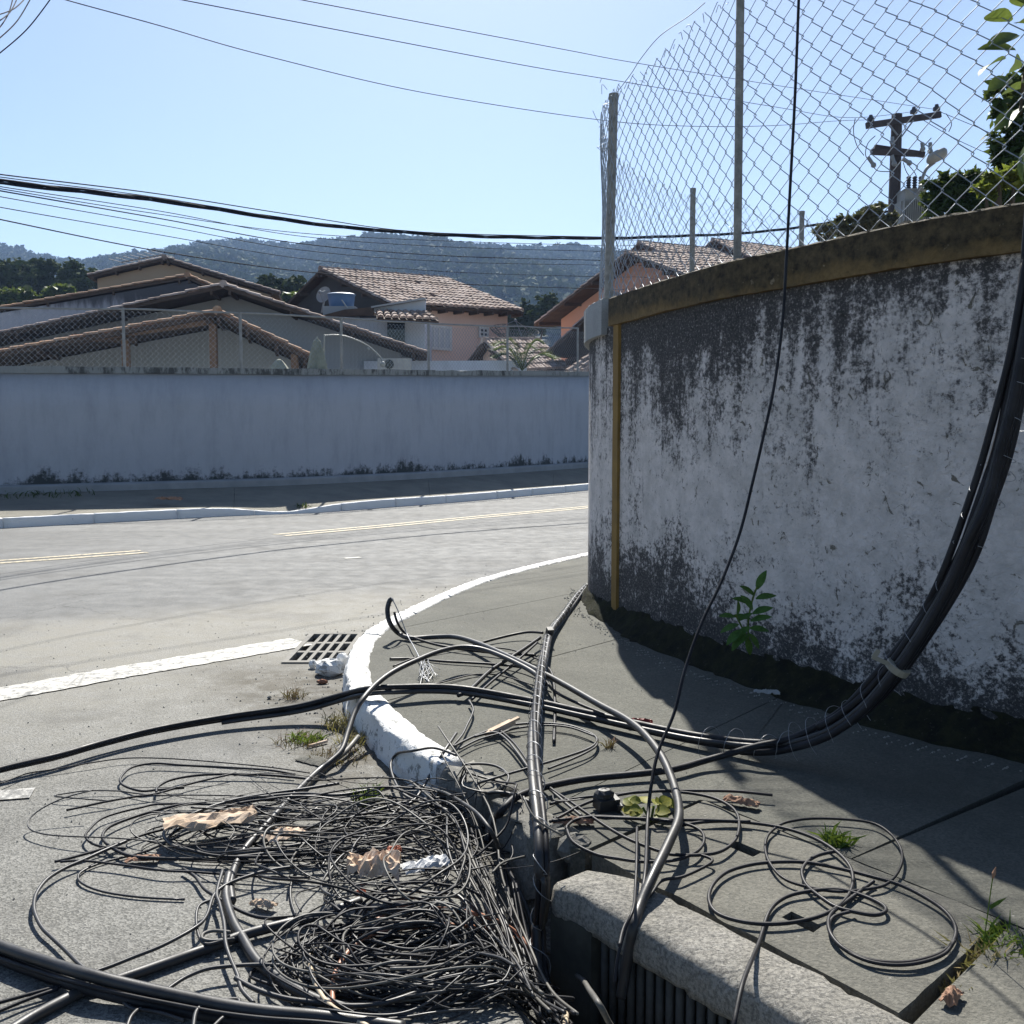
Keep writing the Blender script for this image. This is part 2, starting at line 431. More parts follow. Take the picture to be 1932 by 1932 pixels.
# ---------------------------------------------------------------- near pavement: concrete panels between kerb and wall
pave = thing('pavement', 'grey concrete pavement inside the curved white kerb', 'pavement', (0, 7, 0)); del pave['category']; pave['kind'] = 'structure'
wl = [p for p in FACE]
st = []                                                # stations pairing the kerb with the wall
ki = [p for p in KI if p.y > 3.75]
nW = at_x(FACE, 1500)
for i, p in enumerate(ki):
    t = i / (len(ki) - 1)
    q = wl[int(10 + (nW - 10) * t ** .9)]
    st.append((Vector((p.x, p.y, 0)), Vector((q.x, q.y, 0))))
cuts = [0]
for lim in (9.4, 7.3, 5.4):
    cuts.append(next(i for i, s_ in enumerate(st) if s_[0].y < lim))
cuts.append(len(st) - 1)
GAP = .006
def panel(poly, mat, parent, z0=-.12, z1=ZP, name='paving_panel'):
    return MB().prism([(p.x, p.y) for p in poly], z0, z1).build(name, mat, parent)
for a, b in zip(cuts[:-1], cuts[1:]):
    seg = st[a:b + 1]
    left = [s_[0].copy() for s_ in seg]; right = [s_[1].copy() for s_ in seg]
    if a > 0:
        dl = (seg[1][0] - seg[0][0]).normalized(); left[0] += dl * GAP; dr = (seg[1][1] - seg[0][1]).normalized(); right[0] += dr * GAP
    if b < len(st) - 1:
        dl = (seg[-2][0] - seg[-1][0]).normalized(); left[-1] += dl * GAP; dr = (seg[-2][1] - seg[-1][1]).normalized(); right[-1] += dr * GAP
    panel(left + right[::-1], M_PAVE, pave)
# corner panel down to the drain slab, then the panel along the wall beside the slab
e1 = (SD - SA).normalized()
lastk, lastw = st[-1]
perp = Vector((-e1.y, e1.x, 0))
SBo = SB + (SB - SA).normalized() * .02
wq = [Vector((p.x, p.y, 0)) for p in wl[nW:]]
k2 = [Vector((p.x, p.y, 0)) for p in KI if p.y <= 3.75 and p.y > 3.42]
jm = SBo + (lastw - SBo) * 1.0
end = SBo + e1 * 3.2
mid = SBo + e1 * .66
i_mid = min(range(len(wq)), key=lambda i: (wq[i] - (mid + perp * 1.05)).length)
poly = [lastk + (k2[0] - lastk).normalized() * GAP] + k2 + [SA - e1 * .03 + Vector((-.05, 0.02, 0)), SA - e1 * .03, SB - e1 * .03, SBo, mid] + wq[:i_mid][::-1] + [lastw + Vector((.004, -.004, 0))]
panel(poly, M_PAVE, pave)
panel([mid + e1 * .006, end] + wq[i_mid:][::-1], M_PAVE, pave)
panel([SD + e1 * .045 + (SD - SC_).normalized() * .02, SC_ + e1 * .03, SC_ + e1 * 1.9, SD + e1 * 1.9], M_SLAB, pave, -.1, ZP + .004)

# ---------------------------------------------------------------- kerbs
kerb = thing('kerb', 'white painted kerb curving round the corner', 'kerb', (0, 6, 0)); del kerb['category']; kerb['kind'] = 'structure'
def kerb_stone(pts, width, mat, parent, zt, zb=-.06, rough=.006, batter=.03, name='kerb_stone', seed=0, zf=None):
    """one stone following pts (its front top edge), rounded arris, uneven faces"""
    n = len(pts); prof = []
    inn = offset2d(pts, -width)
    fr = offset2d(pts, batter)
    k = MB(); rows = []
    for i in range(n):
        z = zt if zf is None else zf(i / (n - 1))
        o, c, q = fr[i], pts[i], inn[i]
        row = [(o.x, o.y, zb), (o.x * .67 + c.x * .33, o.y * .67 + c.y * .33, z * .4), (o.x * .1 + c.x * .9, o.y * .1 + c.y * .9, z - .03), (c.x * .99 + q.x * .01, c.y * .99 + q.y * .01, z - .009), (c.x * .92 + q.x * .08, c.y * .92 + q.y * .08, z), (c.x * .82 + q.x * .18, c.y * .82 + q.y * .18, z + .003),
               (c.x * .5 + q.x * .5, c.y * .5 + q.y * .5, z + .004), (c.x * .12 + q.x * .88, c.y * .12 + q.y * .88, z + .003), (q.x, q.y, z - .01), (q.x, q.y, zb)]
        nr = []
        for j, p in enumerate(row):
            f = rough if 0 < j < 9 else 0
            nr.append((p[0] + random.gauss(0, f), p[1] + random.gauss(0, f), p[2] + random.gauss(0, f * .7)))
        rows.append(nr)
    m_ = len(rows[0]); vs = [p for r_ in rows for p in r_]
    k.add(vs, [(i * m_ + j, i * m_ + j + 1, (i + 1) * m_ + j + 1, (i + 1) * m_ + j) for i in range(n - 1) for j in range(m_ - 1)] + [tuple(range(m_))[::-1], tuple((n - 1) * m_ + j for j in range(m_))])
    return k.build(name, mat, parent, smooth=True)
iw = min(range(len(KC)), key=lambda i: (KC[i] - G(832, 1451, ZP)).length)
ig = min(range(len(KC)), key=lambda i: (KC[i] - G(1000, 1580, ZP)).length)
kr = resample(KC[:iw + 1], .05)
cutk = [0, .14, .27, .39, .49, .58, .655, .74, .87, 1.0]
for a, b in zip(cutk[:-1], cutk[1:]):
    i0, i1 = int(a * (len(kr) - 1)), int(b * (len(kr) - 1))
    seg = [p.copy() for p in kr[i0:i1 + 1]]
    if a > 0: seg[0] += (seg[1] - seg[0]).normalized() * .006
    if b < 1: seg[-1] += (seg[-2] - seg[-1]).normalized() * .006
    kerb_stone(seg, .135 if a > .3 else .13, M_KERBW, kerb, ZP + .012, rough=.003 if a < .5 else .0045)
gk = resample(KC[iw:ig + 1], .035); h = len(gk) // 2
for i, seg in enumerate((gk[1:h], gk[h + 1:])):
    kerb_stone(seg, .15, M_OLDKERB, kerb, ZP + .01, rough=.012, name='kerb_stone').__setitem__('label', 'grey unpainted kerb stone with crumbling edge')
# granite stone bridging the inlet
dF = (F1 - F0).normalized(); nF = Vector((-dF.y, dF.x, 0)); nF = nF if nF.dot(SA - F0) > 0 else -nF
gs = resample([F0 + dF * .0, F0 + dF * 1.42], .03)
stone = MB(); rows = []
for i, p in enumerate(gs):
    t = i / (len(gs) - 1); wd = .205 * (.80 + .2 * min(1, t * 8)); zt = .172 - .02 * max(0, 1 - t * 14)
    o_ = .012 * vnoise(t * 30, 1.0, 2)
    pr = [(.004, .050), (-.004, .075), (-.006, .11), (-.003, .145), (.006, .160), (.022, .1675), (.06, .171), (.12, .174), (wd - .02, .172), (wd, .160), (wd + .003, .10), (wd, .05)]
    rows.append([p + nF * (q + random.gauss(0, .0028) + o_ * (.6 if q > .1 else .3)) + Vector((0, 0, z_ - (.172 - zt) + random.gauss(0, .0018))) for q, z_ in pr])
mm = len(rows[0])
stone.add([p for r_ in rows for p in r_], [(i * mm + j, i * mm + j + 1, (i + 1) * mm + j + 1, (i + 1) * mm + j) for i in range(len(rows) - 1) for j in range(mm - 1)] + [((i + 1) * mm, (i + 1) * mm + mm - 1, i * mm + mm - 1, i * mm) for i in range(len(rows) - 1)] + [tuple(range(mm))[::-1], tuple((len(rows) - 1) * mm + j for j in range(mm))])
gst = stone.build('kerb_lintel', M_GRAN, smooth=True)
tag(gst, 'long rough granite kerb stone laid above the barred drain inlet', 'kerb stone')
# inlet grille under it
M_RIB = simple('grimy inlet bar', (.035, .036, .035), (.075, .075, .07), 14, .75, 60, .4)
M_DARK = simple('dark drain concrete', (.025, .027, .022), (.06, .06, .05), 6, .9, 30, .5)  # near-black concrete for the inside of the drain
gr = thing('drain_inlet', 'barred storm drain inlet in the shade below granite kerb stone', 'drain', F0 + dF * .7 + Vector((0, 0, -.25)))
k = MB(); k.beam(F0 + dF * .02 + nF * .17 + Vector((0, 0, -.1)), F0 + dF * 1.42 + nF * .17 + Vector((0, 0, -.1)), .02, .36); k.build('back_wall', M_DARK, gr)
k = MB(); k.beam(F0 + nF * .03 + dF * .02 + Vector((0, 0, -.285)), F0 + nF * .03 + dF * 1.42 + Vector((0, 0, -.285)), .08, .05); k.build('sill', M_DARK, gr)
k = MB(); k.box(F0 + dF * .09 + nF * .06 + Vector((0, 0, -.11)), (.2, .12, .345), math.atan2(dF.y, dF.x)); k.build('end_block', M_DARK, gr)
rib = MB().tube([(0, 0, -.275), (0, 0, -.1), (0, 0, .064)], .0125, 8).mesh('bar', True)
q = .215
while q < 1.4:
    b = link_mesh('bar', rib, M_RIB); b.parent = gr; b.location = F0 + dF * q + nF * .035 - Vector(gr.location); q += .04
# slab over the drain
def in_slab(u, v): return SA + (SD - SA) * u + (SB - SA) * v
slab = MB()
def holes_slab():
    us = [0, .255, .29, .42, .455, .60, .64, .765, .80, 1.0]; vsl = [0, .235, .31, .62, .70, 1.0]
    hol = lambda u, v: (.255 < u < .455 and .62 < v < .70 and .28 < u < .45) or (.62 < u < .78 and .235 < v < .31)
    us = [0, .10, .20, .262, .355, .45, .52, .605, .70, .76, .88, 1.0]; vsl = [0, .12, .235, .315, .47, .62, .71, .86, 1.0]
    hol = lambda u, v: (.262 < u < .355 and .62 < v < .71) or (.605 < u < .70 and .235 < v < .315)
    nu, nv = len(us), len(vsl); vs = []
    for zz_ in (ZP + .006, ZP - .085):
        for i, u in enumerate(us):
            for j, v in enumerate(vsl):
                p = in_slab(u, v); edge = i in (0, nu - 1) or j in (0, nv - 1)
                jx = .005 if edge else .002
                vs.append((p.x + random.uniform(-jx, jx), p.y + random.uniform(-jx, jx), zz_ + (random.uniform(-.003, .001) if edge else random.uniform(-.0012, .0012))))
    N = nu * nv; fs = []
    solid = {}
    for i in range(nu - 1):
        for j in range(nv - 1):
            solid[i, j] = not hol((us[i] + us[i + 1]) / 2, (vsl[j] + vsl[j + 1]) / 2)
    for (i, j), s_ in solid.items():
        if not s_: continue
        a, b, c, d = i * nv + j, (i + 1) * nv + j, (i + 1) * nv + j + 1, i * nv + j + 1
        fs += [(a, b, c, d), (N + d, N + c, N + b, N + a)]
        for (x0, x1, nb) in ((a, b, (i, j - 1)), (b, c, (i + 1, j)), (c, d, (i, j + 1)), (d, a, (i - 1, j))):
            if not solid.get(nb, False): fs.append((x0, N + x0, N + x1, x1))
    slab.add(vs, fs)
holes_slab()
tag(slab.build('drain_cover', M_SLAB), 'concrete drain cover slab with two lifting slots and loose cable loops on it', 'drain cover')
k = MB(); pz = [in_slab(-.04, -.12), in_slab(1.04, -.12), in_slab(1.04, 1.05), in_slab(-.04, 1.05)]
k.prism([(p.x, p.y) for p in pz], -.5, -.2); k.build('drain_floor', M_DARK, kind='structure')
# drain grate in the road
gt = thing('drain_grate', 'cast iron gutter grate at the end of the white line', 'drain grate', ((GX0 + GX1) / 2, (GY0 + GY1) / 2, 0))
M_IRON = simple('dusty cast iron', (.16, .155, .14), (.22, .21, .19), 9, .85, 50, .4)
k = MB(); zc = -.006; th = .035
for (x0, x1, y0, y1) in ((GX0 + .003, GX1 - .003, GY0 + .003, GY0 + .055), (GX0 + .003, GX1 - .003, GY1 - .055, GY1 - .003), (GX0 + .003, GX0 + .04, GY0 + .055, GY1 - .055), (GX1 - .04, GX1 - .003, GY0 + .055, GY1 - .055)):
    k.box(((x0 + x1) / 2, (y0 + y1) / 2, zc), (x1 - x0, y1 - y0, th))
k.build('frame', M_IRON, gt)
for i in range(1, 5):
    x = GX0 + .04 + (GX1 - GX0 - .08) * i / 5
    MB().box((x, (GY0 + GY1) / 2, zc - .001), (.026, GY1 - GY0 - .112, th - .004)).build('bar', M_IRON, gt)
for i in (1, 2):
    y = GY0 + .055 + (GY1 - GY0 - .11) * i / 3
    MB().box(((GX0 + GX1) / 2, y, zc - .003), (GX1 - GX0 - .082, .05, th - .004)).build('crossbar', M_IRON, gt)
# ---------------------------------------------------------------- near boundary wall
def stained_white():
    k = NT('mildewed white plaster', .85, 0, .2)
    uv = k.uv(); s, z, _ = k.sep(uv)
    blot = k.noise(2.6, 7, .72, k.scaled(uv, 1, .8, 1)); fine = k.noise(34, 6, .75, uv); mid = k.noise(9, 6, .7, uv)
    streak = k.noise(5.5, 5, .65, k.scaled(uv, 1.0, .13, 1), .6); streak2 = k.noise(14, 4, .6, k.scaled(uv, 1.0, .10, 1), .3)
    # mildew running down from the coping: heavier near the strip, thinning towards the camera end
    ex = lambda v, g: k.math('MULTIPLY', k.math('SUBTRACT', v, .5), g)
    heavy = k.math('MULTIPLY', k.math('SUBTRACT', 1.0, k.math('MULTIPLY', k.sstep(s, SP + .6, SP + 4.0), .40)), k.math('ADD', .70, k.math('MULTIPLY', k.sstep(s, SP - .35, SP + .1), .30)))
    tex = k.math('ADD', k.math('ADD', ex(fine, 2.3), ex(mid, 1.5)), k.math('ADD', ex(streak, 1.9), ex(blot, 1.5)))
    top = k.sstep(k.math('ADD', k.math('MULTIPLY', k.math('ADD', k.sstep(z, .65, 2.55), k.math('MULTIPLY', k.sstep(z, 2.0, 2.36), .35)), heavy), tex), .30, .92)
    # thin runs near the painted strip
    wide = k.math('SUBTRACT', 1.0, k.sstep(k.math('ABSOLUTE', k.math('SUBTRACT', s, SP + .4)), .4, 2.0))
    near = k.math('SUBTRACT', 1.0, k.sstep(k.math('ABSOLUTE', k.math('SUBTRACT', s, SP - .05)), .2, 1.0))
    run = k.math('MULTIPLY', k.sstep(k.math('ADD', streak2, ex(fine, 1.0)), .56, .80), near)
    run = k.math('MULTIPLY', run, .85)
    # splash dirt and moss rising from the ground, highest beside the strip
    bt = k.math('SUBTRACT', k.math('ADD', 1.06, k.math('MULTIPLY', wide, .22)), z)
    bt = k.math('ADD', k.math('MULTIPLY', bt, 1.05), k.math('ADD', k.math('ADD', ex(fine, 2.2), ex(mid, 1.3)), ex(blot, 2.2)))
    low = k.sstep(bt, .34, .78)
    dark = k.math('MAXIMUM', k.math('MAXIMUM', top, run), low)
    speck = k.ramp(k.noise(62, 5, .7, uv), [(.54, 0.0), (.68, .5)])
    dark = k.math('MULTIPLY', dark, k.math('SUBTRACT', 1.0, speck))
    grey = k.math('MULTIPLY', k.ramp(k.noise(5, 7, .75, uv), [(.40, 0.0), (.66, 1.0)]), .48)
    c = k.mix(k.noise(1.3, 4, .6, uv), (.78, .725, .70), (.64, .60, .575))
    c = k.mix(grey, c, (.25, .25, .235))
    # paint chips that show ochre and grey plaster
    ch = k.noise(13, 8, .72, k.scaled(uv, 1, .9, 1), 1.0)
    chip = k.ramp(ch, [(.37, 1.0), (.40, 0.0)])
    c = k.mix(chip, c, k.mix(k.noise(4, 2, .5, uv), (.12, .118, .11), (.24, .21, .16)))
    c = k.mix(k.math('MULTIPLY', dark, .96), c, k.mix(k.ramp(fine, [(.35, 0.0), (.65, 1.0)]), (.012, .013, .014), (.058, .056, .057)))
    k.color(c)
    k.bump(k.noise(26, 7, .72, uv, .8), .85, .022); k.bump(chip, -.5, .006); k.bump(k.noise(3, 3, .5, uv), .3, .06)
    return k.m
def coping_mat():
    k = NT('stained yellow coping', .85, 0, .2)
    uv = k.uv(); s, z, _ = k.sep(uv); f = k.noise(24, 7, .75, uv); b = k.noise(4, 6, .7, uv)
    c = k.mix(k.ramp(f, [(.35, 0.0), (.65, 1.0)]), (.105, .072, .03), (.23, .155, .065))
    up = k.math('ADD', k.sstep(z, 2.33, 2.52), k.math('MULTIPLY', k.math('SUBTRACT', b, .5), 2.4))
    up = k.math('ADD', up, k.math('MULTIPLY', k.math('SUBTRACT', f, .5), 1.1))
    d = k.sstep(up, -.1, .75)
    c = k.mix(k.math('MULTIPLY', d, .97), c, k.mix(k.ramp(k.noise(15, 7, .75, uv), [(.38, 0.0), (.64, 1.0)]), (.018, .016, .011), (.105, .080, .045)))
    c = k.mix(k.ramp(k.noise(13, 3, .6, uv), [(.66, 0.0), (.72, .7)]), c, (.26, .22, .15))
    k.color(c); k.bump(k.noise(40, 6, .7, uv), .6, .012); return k.m
M_YSTRIP = simple('ochre painted strip', (.25, .15, .035), (.18, .11, .03), 7, .75, 60, .4)
M_CEMENT = concrete('raw cement', (.30, .31, .31), (.38, .39, .39), (.16, .17, .17), .3)
def moss():
    k = NT('moss and soil', .95, 0, .1)
    c = k.mix(k.ramp(k.noise(11, 6, .7), [(.35, 0.0), (.65, 1.0)]), (.018, .017, .014), (.038, .040, .020))
    c = k.mix(k.ramp(k.noise(40, 5, .7), [(.62, 0.0), (.72, .6)]), c, (.15, .145, .12))
    k.color(c); k.bump(k.noise(55, 6, .75), 1.0, .03); return k.m
M_MOSS = moss()

al = arclen(FACE)
iP = at_x(FACE, 1166); SP = al[iP]
wall_root = thing('boundary_wall', 'mildewed white wall curving round the corner with stained yellow coping', 'wall', (FACE[iP].x, FACE[iP].y, 0))
M_WALLN = stained_white(); M_COP = coping_mat()
k = MB(); k.uv = []
zs = [-.1, .15, .4, .8, 1.2, 1.6, 2.0, 2.36]; n = len(FACE)
inner = offset2d(FACE, -.2)
for i, p in enumerate(FACE):
    for z in zs: k.v.append((p.x, p.y, z)); k.uv.append((al[i], z))
for i, p in enumerate(inner):
    for z in (2.36, -.1): k.v.append((p.x, p.y, z)); k.uv.append((al[i], z))
nz = len(zs); B0 = n * nz
for i in range(n - 1):
    for j in range(nz - 1): k.f.append((i * nz + j, i * nz + j + 1, (i + 1) * nz + j + 1, (i + 1) * nz + j))
    k.f.append((B0 + 2 * i, B0 + 2 * i + 1, B0 + 2 * i + 3, B0 + 2 * i + 2))
k.build('plaster_face', M_WALLN, wall_root, True)
# coping in two runs: yellow to the strip, raw cement beyond it
def coping(i0, i1, mat, name, over, zb, zt, parent):
    seg = FACE[i0:i1]; out = offset2d(seg, over); inn = offset2d(seg, -.24); k = MB(); k.uv = []
    rows = []
    for i, (a, b) in enumerate(zip(out, inn)):
        j = lambda s_: random.gauss(0, s_)
        r_ = [(b.x, b.y, zb), (a.x, a.y, zb + j(.002)), (a.x, a.y, (zb + zt) / 2), (a.x + j(.0015), a.y + j(.0015), zt - .01), (a.x * .95 + b.x * .05, a.y * .95 + b.y * .05, zt + j(.0025)), (b.x, b.y, zt)]
        rows.append(r_); k.uv += [(al[i0 + i], p[2]) for p in r_]
    m_ = 6; k.v = [p for r_ in rows for p in r_]
    for i in range(len(rows) - 1):
        for j in range(m_): k.f.append((i * m_ + j, i * m_ + (j + 1) % m_, (i + 1) * m_ + (j + 1) % m_, (i + 1) * m_ + j))
    k.f += [tuple(range(m_))[::-1], tuple((len(rows) - 1) * m_ + j for j in range(m_))]
    return k.build(name, mat, parent)
iC = at_x(FACE, 1150)
coping(iC + 1, n, M_COP, 'coping', .035, 2.362, 2.57, wall_root)
coping(0, iC, M_CEMENT, 'coping', .045, 2.31, 2.585, wall_root)['label'] = 'unpainted grey cement end of the coping'
# ochre strip
k = MB(); sgm = FACE[iP - 1:iP + 2]
c0 = FACE[iP]; tdir = (FACE[iP + 1] - FACE[iP - 1]).normalized(); ndir = Vector((tdir.y, -tdir.x, 0))
pts = []
for z in np.linspace(.17, 2.36, 24):
    for sx, sn in ((-.055, -.01), (-.052, .022), (.052, .022), (.055, -.01)):
        p = c0 + tdir * (sx + random.gauss(0, .002)) + ndir * sn; pts.append((p.x, p.y, z))
k.add(pts, [(4 * i + j, 4 * i + j + 1, 4 * i + j + 5, 4 * i + j + 4) for i in range(23) for j in range(3)])
k.build('painted_strip', M_YSTRIP, wall_root)
# mossy fillet where wall meets pavement
iF = next(i for i, p in enumerate(FACE) if p.y < 9.2 and p.x < .75)
k = MB(); rows = []; seg = FACE[iF:]
for i, p in enumerate(seg):
    t = min(1, i / 40); ww = (.05 + .09 * t) * (1 + .25 * vnoise(i * .11, 3.0, 7) + .12 * vnoise(i * .5, 1.0, 2)); nn = offset2d(seg[max(0, i - 1):i + 2], 1)
    tt = (seg[min(i + 1, len(seg) - 1)] - seg[max(i - 1, 0)]); tt.z = 0; tt.normalize(); nd = Vector((tt.y, -tt.x, 0))
    pr = [(-.03, .17), (.02, .15), (.25, .11), (.55, .065), (.8, .03), (1.0, .004), (1.04, -.03)]
    rows.append([p + nd * (q * ww + random.gauss(0, .008) + (.02 * vnoise(i * .2, q, 5) if q > .1 else 0)) + Vector((0, 0, ZP + z * (.4 + .6 * t) * 1.0 + random.gauss(0, .005) - p.z)) for q, z in pr])
m_ = 7
k.add([p for r_ in rows for p in r_], [(i * m_ + j, i * m_ + j + 1, (i + 1) * m_ + j + 1, (i + 1) * m_ + j) for i in range(len(rows) - 1) for j in range(m_ - 1)])
k.build('mossy_footing', M_MOSS, wall_root, True)

# ---------------------------------------------------------------- chain-link fence on the near wall
def galv(name, c, rough=.5):
    k = NT(name, rough, .35, .5); k.color(k.mix(k.noise(14, 4), c, tuple(v * .6 for v in c))); return k.m
M_WIRE = galv('weathered galvanised wire', (.34, .39, .45), .5)
M_POST = simple('lichened fence post', (.17, .17, .16), (.33, .325, .30), 16, .85, 70, .5)
fence = thing('chain_link_fence', 'tall rusty chain link fence standing on the mildewed wall', 'fence', (FACE[iP].x, FACE[iP].y, 2.57))
FL = resample(offset2d(FACE, -.10), .072)
fal = arclen(FL)
def idx_px(curve, px, near=True):
    return min(range(len(curve)), key=lambda i: abs(curve[i].x / curve[i].y - (px - 966) / 1932) + (0 if (curve[i].y < 8.6) == near else 9))
iP1 = idx_px(FL, 1147); iP2 = idx_px(FL, 1382)
ZT = 4.22
posts = [iP1, iP2]
d12 = iP2 - iP1
posts += [min(iP2 + d12 + 6, len(FL) - 1), max(0, min(range(len(FL)), key=lambda i: abs(FL[i].x / FL[i].y - (1299 - 966) / 1932) + (9 if FL[i].y < 10 else 0))), max(0, min(range(len(FL)), key=lambda i: abs(FL[i].x / FL[i].y - (1506 - 966) / 1932) + (9 if FL[i].y < 10 else 0)))]
for q, i in enumerate(posts):
    p = FL[i]; k = MB(); ln = (.03, -.01, 0, 0, 0)[q]
    tp = ZT if q != 0 else 4.2
    rr_ = .036 if q == 0 else .024 if q == 1 else .03
    k.tube([(p.x, p.y, 2.54), (p.x + ln * .4, p.y, 3.2), (p.x + ln, p.y, tp)], rr_, 10); k.tube([(p.x + ln, p.y, tp - .03), (p.x + ln, p.y, tp + .012)], rr_ * 1.12, 10)
    k.build('post', M_POST, fence, False)
# mesh: interlocking zigzag wires following the curved top of the wall
def zigzag(line, z0, z1, dg, r, keep, amp=.004, sag=None, sides=4, hook=.1):
    h = len(line); rows = int((z1 - z0) / (dg / 2)); k = MB()
    for c in range(len(line) - 1):
        if not keep(c): continue
        pts = []
        a, b = line[c], line[c + 1]; t = (b - a); t.z = 0; tn = t.normalized(); nd = Vector((tn.y, -tn.x, 0))
        top = rows - random.choice((0, 0, 0, 1)) if sag else rows
        for j in range(top + 1):
            right = (j + c) % 2
            base = b + tn * t.length * hook * .5 if right else a - tn * t.length * hook * .5
            z = z0 + j * dg / 2
            wob = .012 * vnoise(base.x * 2.3 + base.y * 1.7, z * 2.2, 4) if sag else 0
            dz = sag(c, j / rows) if sag else 0
            pp = base + nd * ((amp if right else -amp) + wob * 1.5)
            pp = pp + tn * (wob + (random.gauss(0, .0025) if sag else 0))
            pts.append((pp.x, pp.y, z + wob * .6 + dz))
            if sag:                                   # the small hook where two wires clasp
                q = pp + nd * (-2 * amp if right else 2 * amp)
                pts.append((q.x, q.y, z + .008 + wob * .6 + dz))
        k.tube(pts, r, sides, cap=False)
    return k
def sagf(c, t):
    d = abs(c - iP1) if c < iP2 else 99
    return (-.07 if c < iP2 else -.16) * max(0, t - .4) * (1 + .5 * math.sin(c * .35)) * math.sin(math.pi * ((c - iP1) % d12) / d12) ** 2 * (1 if c > iP1 else .3)
zigzag(FL, 2.575, 4.26, .135, .0026, lambda c: c >= posts[4] - 8, sag=sagf).build('wire_mesh', M_WIRE, fence, True, kind='stuff')
# ragged top: loose curled ends and the line wire pulled free
k = MB()
for c in range(posts[3], len(FL) - 2, 2):
    p = FL[c]; z = 4.13 + sagf(c, 1); pts = [(p.x, p.y, z)]
    dx, dy, dz = random.uniform(-.05, .05), random.uniform(-.03, .03), random.uniform(.0, .06)
    pts += [(p.x + dx * .5, p.y + dy, z + dz), (p.x + dx, p.y + dy * 1.5, z + dz * .7 + random.uniform(-.02, .03))]
    k.tube(spline(pts, 3), .0022, 4)
p1 = FL[iP1]
for q in range(16):                                    # wire knots by the corner post
    z = random.uniform(3.75, 4.3); a = p1 + Vector((random.uniform(-.09, .06), random.uniform(-.05, .05), z - p1.z))
    k.tube(spline([a, a + Vector((random.uniform(-.05, .02), 0, .04)), a + Vector((random.uniform(-.06, .05), 0, random.uniform(-.04, .1)))], 4), .0022, 4)
k.build('loose_ends', M_WIRE, fence, True, kind='stuff')
lw = [A(1152, 190, p1.y), A(1190, 140, FL[iP1 + 4].y), A(1208, 112, FL[iP1 + 8].y), A(1245, 68, FL[iP1 + 12].y), A(1300, 30, FL[iP1 + 20].y), A(1330, 5, FL[iP1 + 26].y)]
MB().tube(spline(lw, 8), .003, 5).build('line_wire', M_WIRE, fence, True)

# ---------------------------------------------------------------- far boundary wall, pavement and kerb
M_FARWALL = None
def farwall_mat():
    k = NT('faded blue white plaster', .85, 0, .2)
    uv = k.uv(); s, z, _ = k.sep(uv)
    c = k.mix(k.noise(1.1, 6, .7, k.scaled(uv, .6, 1, 1)), (.335, .355, .40), (.42, .44, .48))
    c = k.mix(k.ramp(k.noise(3.0, 6, .7, k.scaled(uv, 1, .25, 1)), [(.46, 0.0), (.70, .5)]), c, (.255, .275, .31))
    c = k.mix(k.ramp(k.noise(1.5, 5, .6, k.scaled(uv, .5, 1.6, 1)), [(.55, 0.0), (.7, .35)]), c, (.36, .38, .41))
    f = k.noise(8, 6, .75, uv)
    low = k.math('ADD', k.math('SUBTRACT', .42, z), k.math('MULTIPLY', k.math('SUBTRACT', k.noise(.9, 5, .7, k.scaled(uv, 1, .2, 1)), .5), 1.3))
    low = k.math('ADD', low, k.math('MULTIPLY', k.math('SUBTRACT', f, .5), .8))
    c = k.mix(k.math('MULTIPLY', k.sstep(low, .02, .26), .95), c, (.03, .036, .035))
    k.color(c); k.bump(k.noise(16, 6, .7, uv), .5, .02); k.bump(k.noise(1.5, 3, .5, uv), .3, .08); return k.m
def farcop_mat():
    k = NT('weathered coping', .85, 0, .2); uv = k.uv(); s, z, _ = k.sep(uv)
    c = k.mix(k.noise(3, 5, .7, uv), (.30, .31, .30), (.20, .21, .205))
    d = k.math('MULTIPLY', k.sstep(k.math('ADD', k.noise(7, 6, .75, k.scaled(uv, 1, .3, 1)), k.math('MULTIPLY', k.noise(.6, 3, .5, uv), .7)), .86, 1.02), .9)
    c = k.mix(d, c, (.05, .052, .05)); k.color(c); k.bump(k.noise(30, 5, .7, uv), .5, .01); return k.m
M_FARWALL = farwall_mat(); M_FARCOP = farcop_mat()
fk_px = [(-420, 1024), (-200, 1009), (0, 997), (200, 986), (330, 979), (450, 973), (570, 969), (660, 963), (750, 956), (870, 947), (1000, 935), (1108, 925), (1230, 911), (1400, 891)]
FK = resample(spline(extend([G(x, y, 0) for x, y in fk_px], 9), 6), .35)
fw_px = [(-330, 17.9, .38), (0, 19.7, .35), (300, 21.0, .36), (570, 22.3, .37), (850, 25.6, .38), (1108, 30.8, .40), (1300, 36, .41)]
fw_base_y = {-330: 944, 0: 934, 300: 925, 570: 916, 850: 901, 1108: 883, 1300: 869}
fw_top_y = {-330: 687, 0: 691, 300: 693, 570: 696.5, 850: 699, 1108: 701, 1300: 704}
FWp = []
for px, Y, zb in fw_px:
    a, dy, dz = ray(px, fw_base_y[px]); t = Y / dy; b = EYE + dz * t
    tp = A(px, fw_top_y[px], Y).z
    FWp.append((Vector((a * t, Y, b)), tp))
e0 = (FWp[0][0] - FWp[1][0]).normalized(); FWp.insert(0, (FWp[0][0] + Vector((e0.x, e0.y, 0)) * 9, FWp[0][1]))
FWb = resample(spline([p for p, _ in FWp], 8), .3)
tX = [p.x for p, _ in FWp]; tZ = [z for _, z in FWp]
fal2 = arclen(FWb)
far_wall = thing('boundary_wall', 'long pale blue plastered wall in shade across the road', 'wall', (FWb[40].x, FWb[40].y, .3))
k = MB(); k.uv = []; n = len(FWb); back_ = offset2d(FWb, -.16)
zz6 = [-.5, 0, .25, .6, 1.2, 1.0]
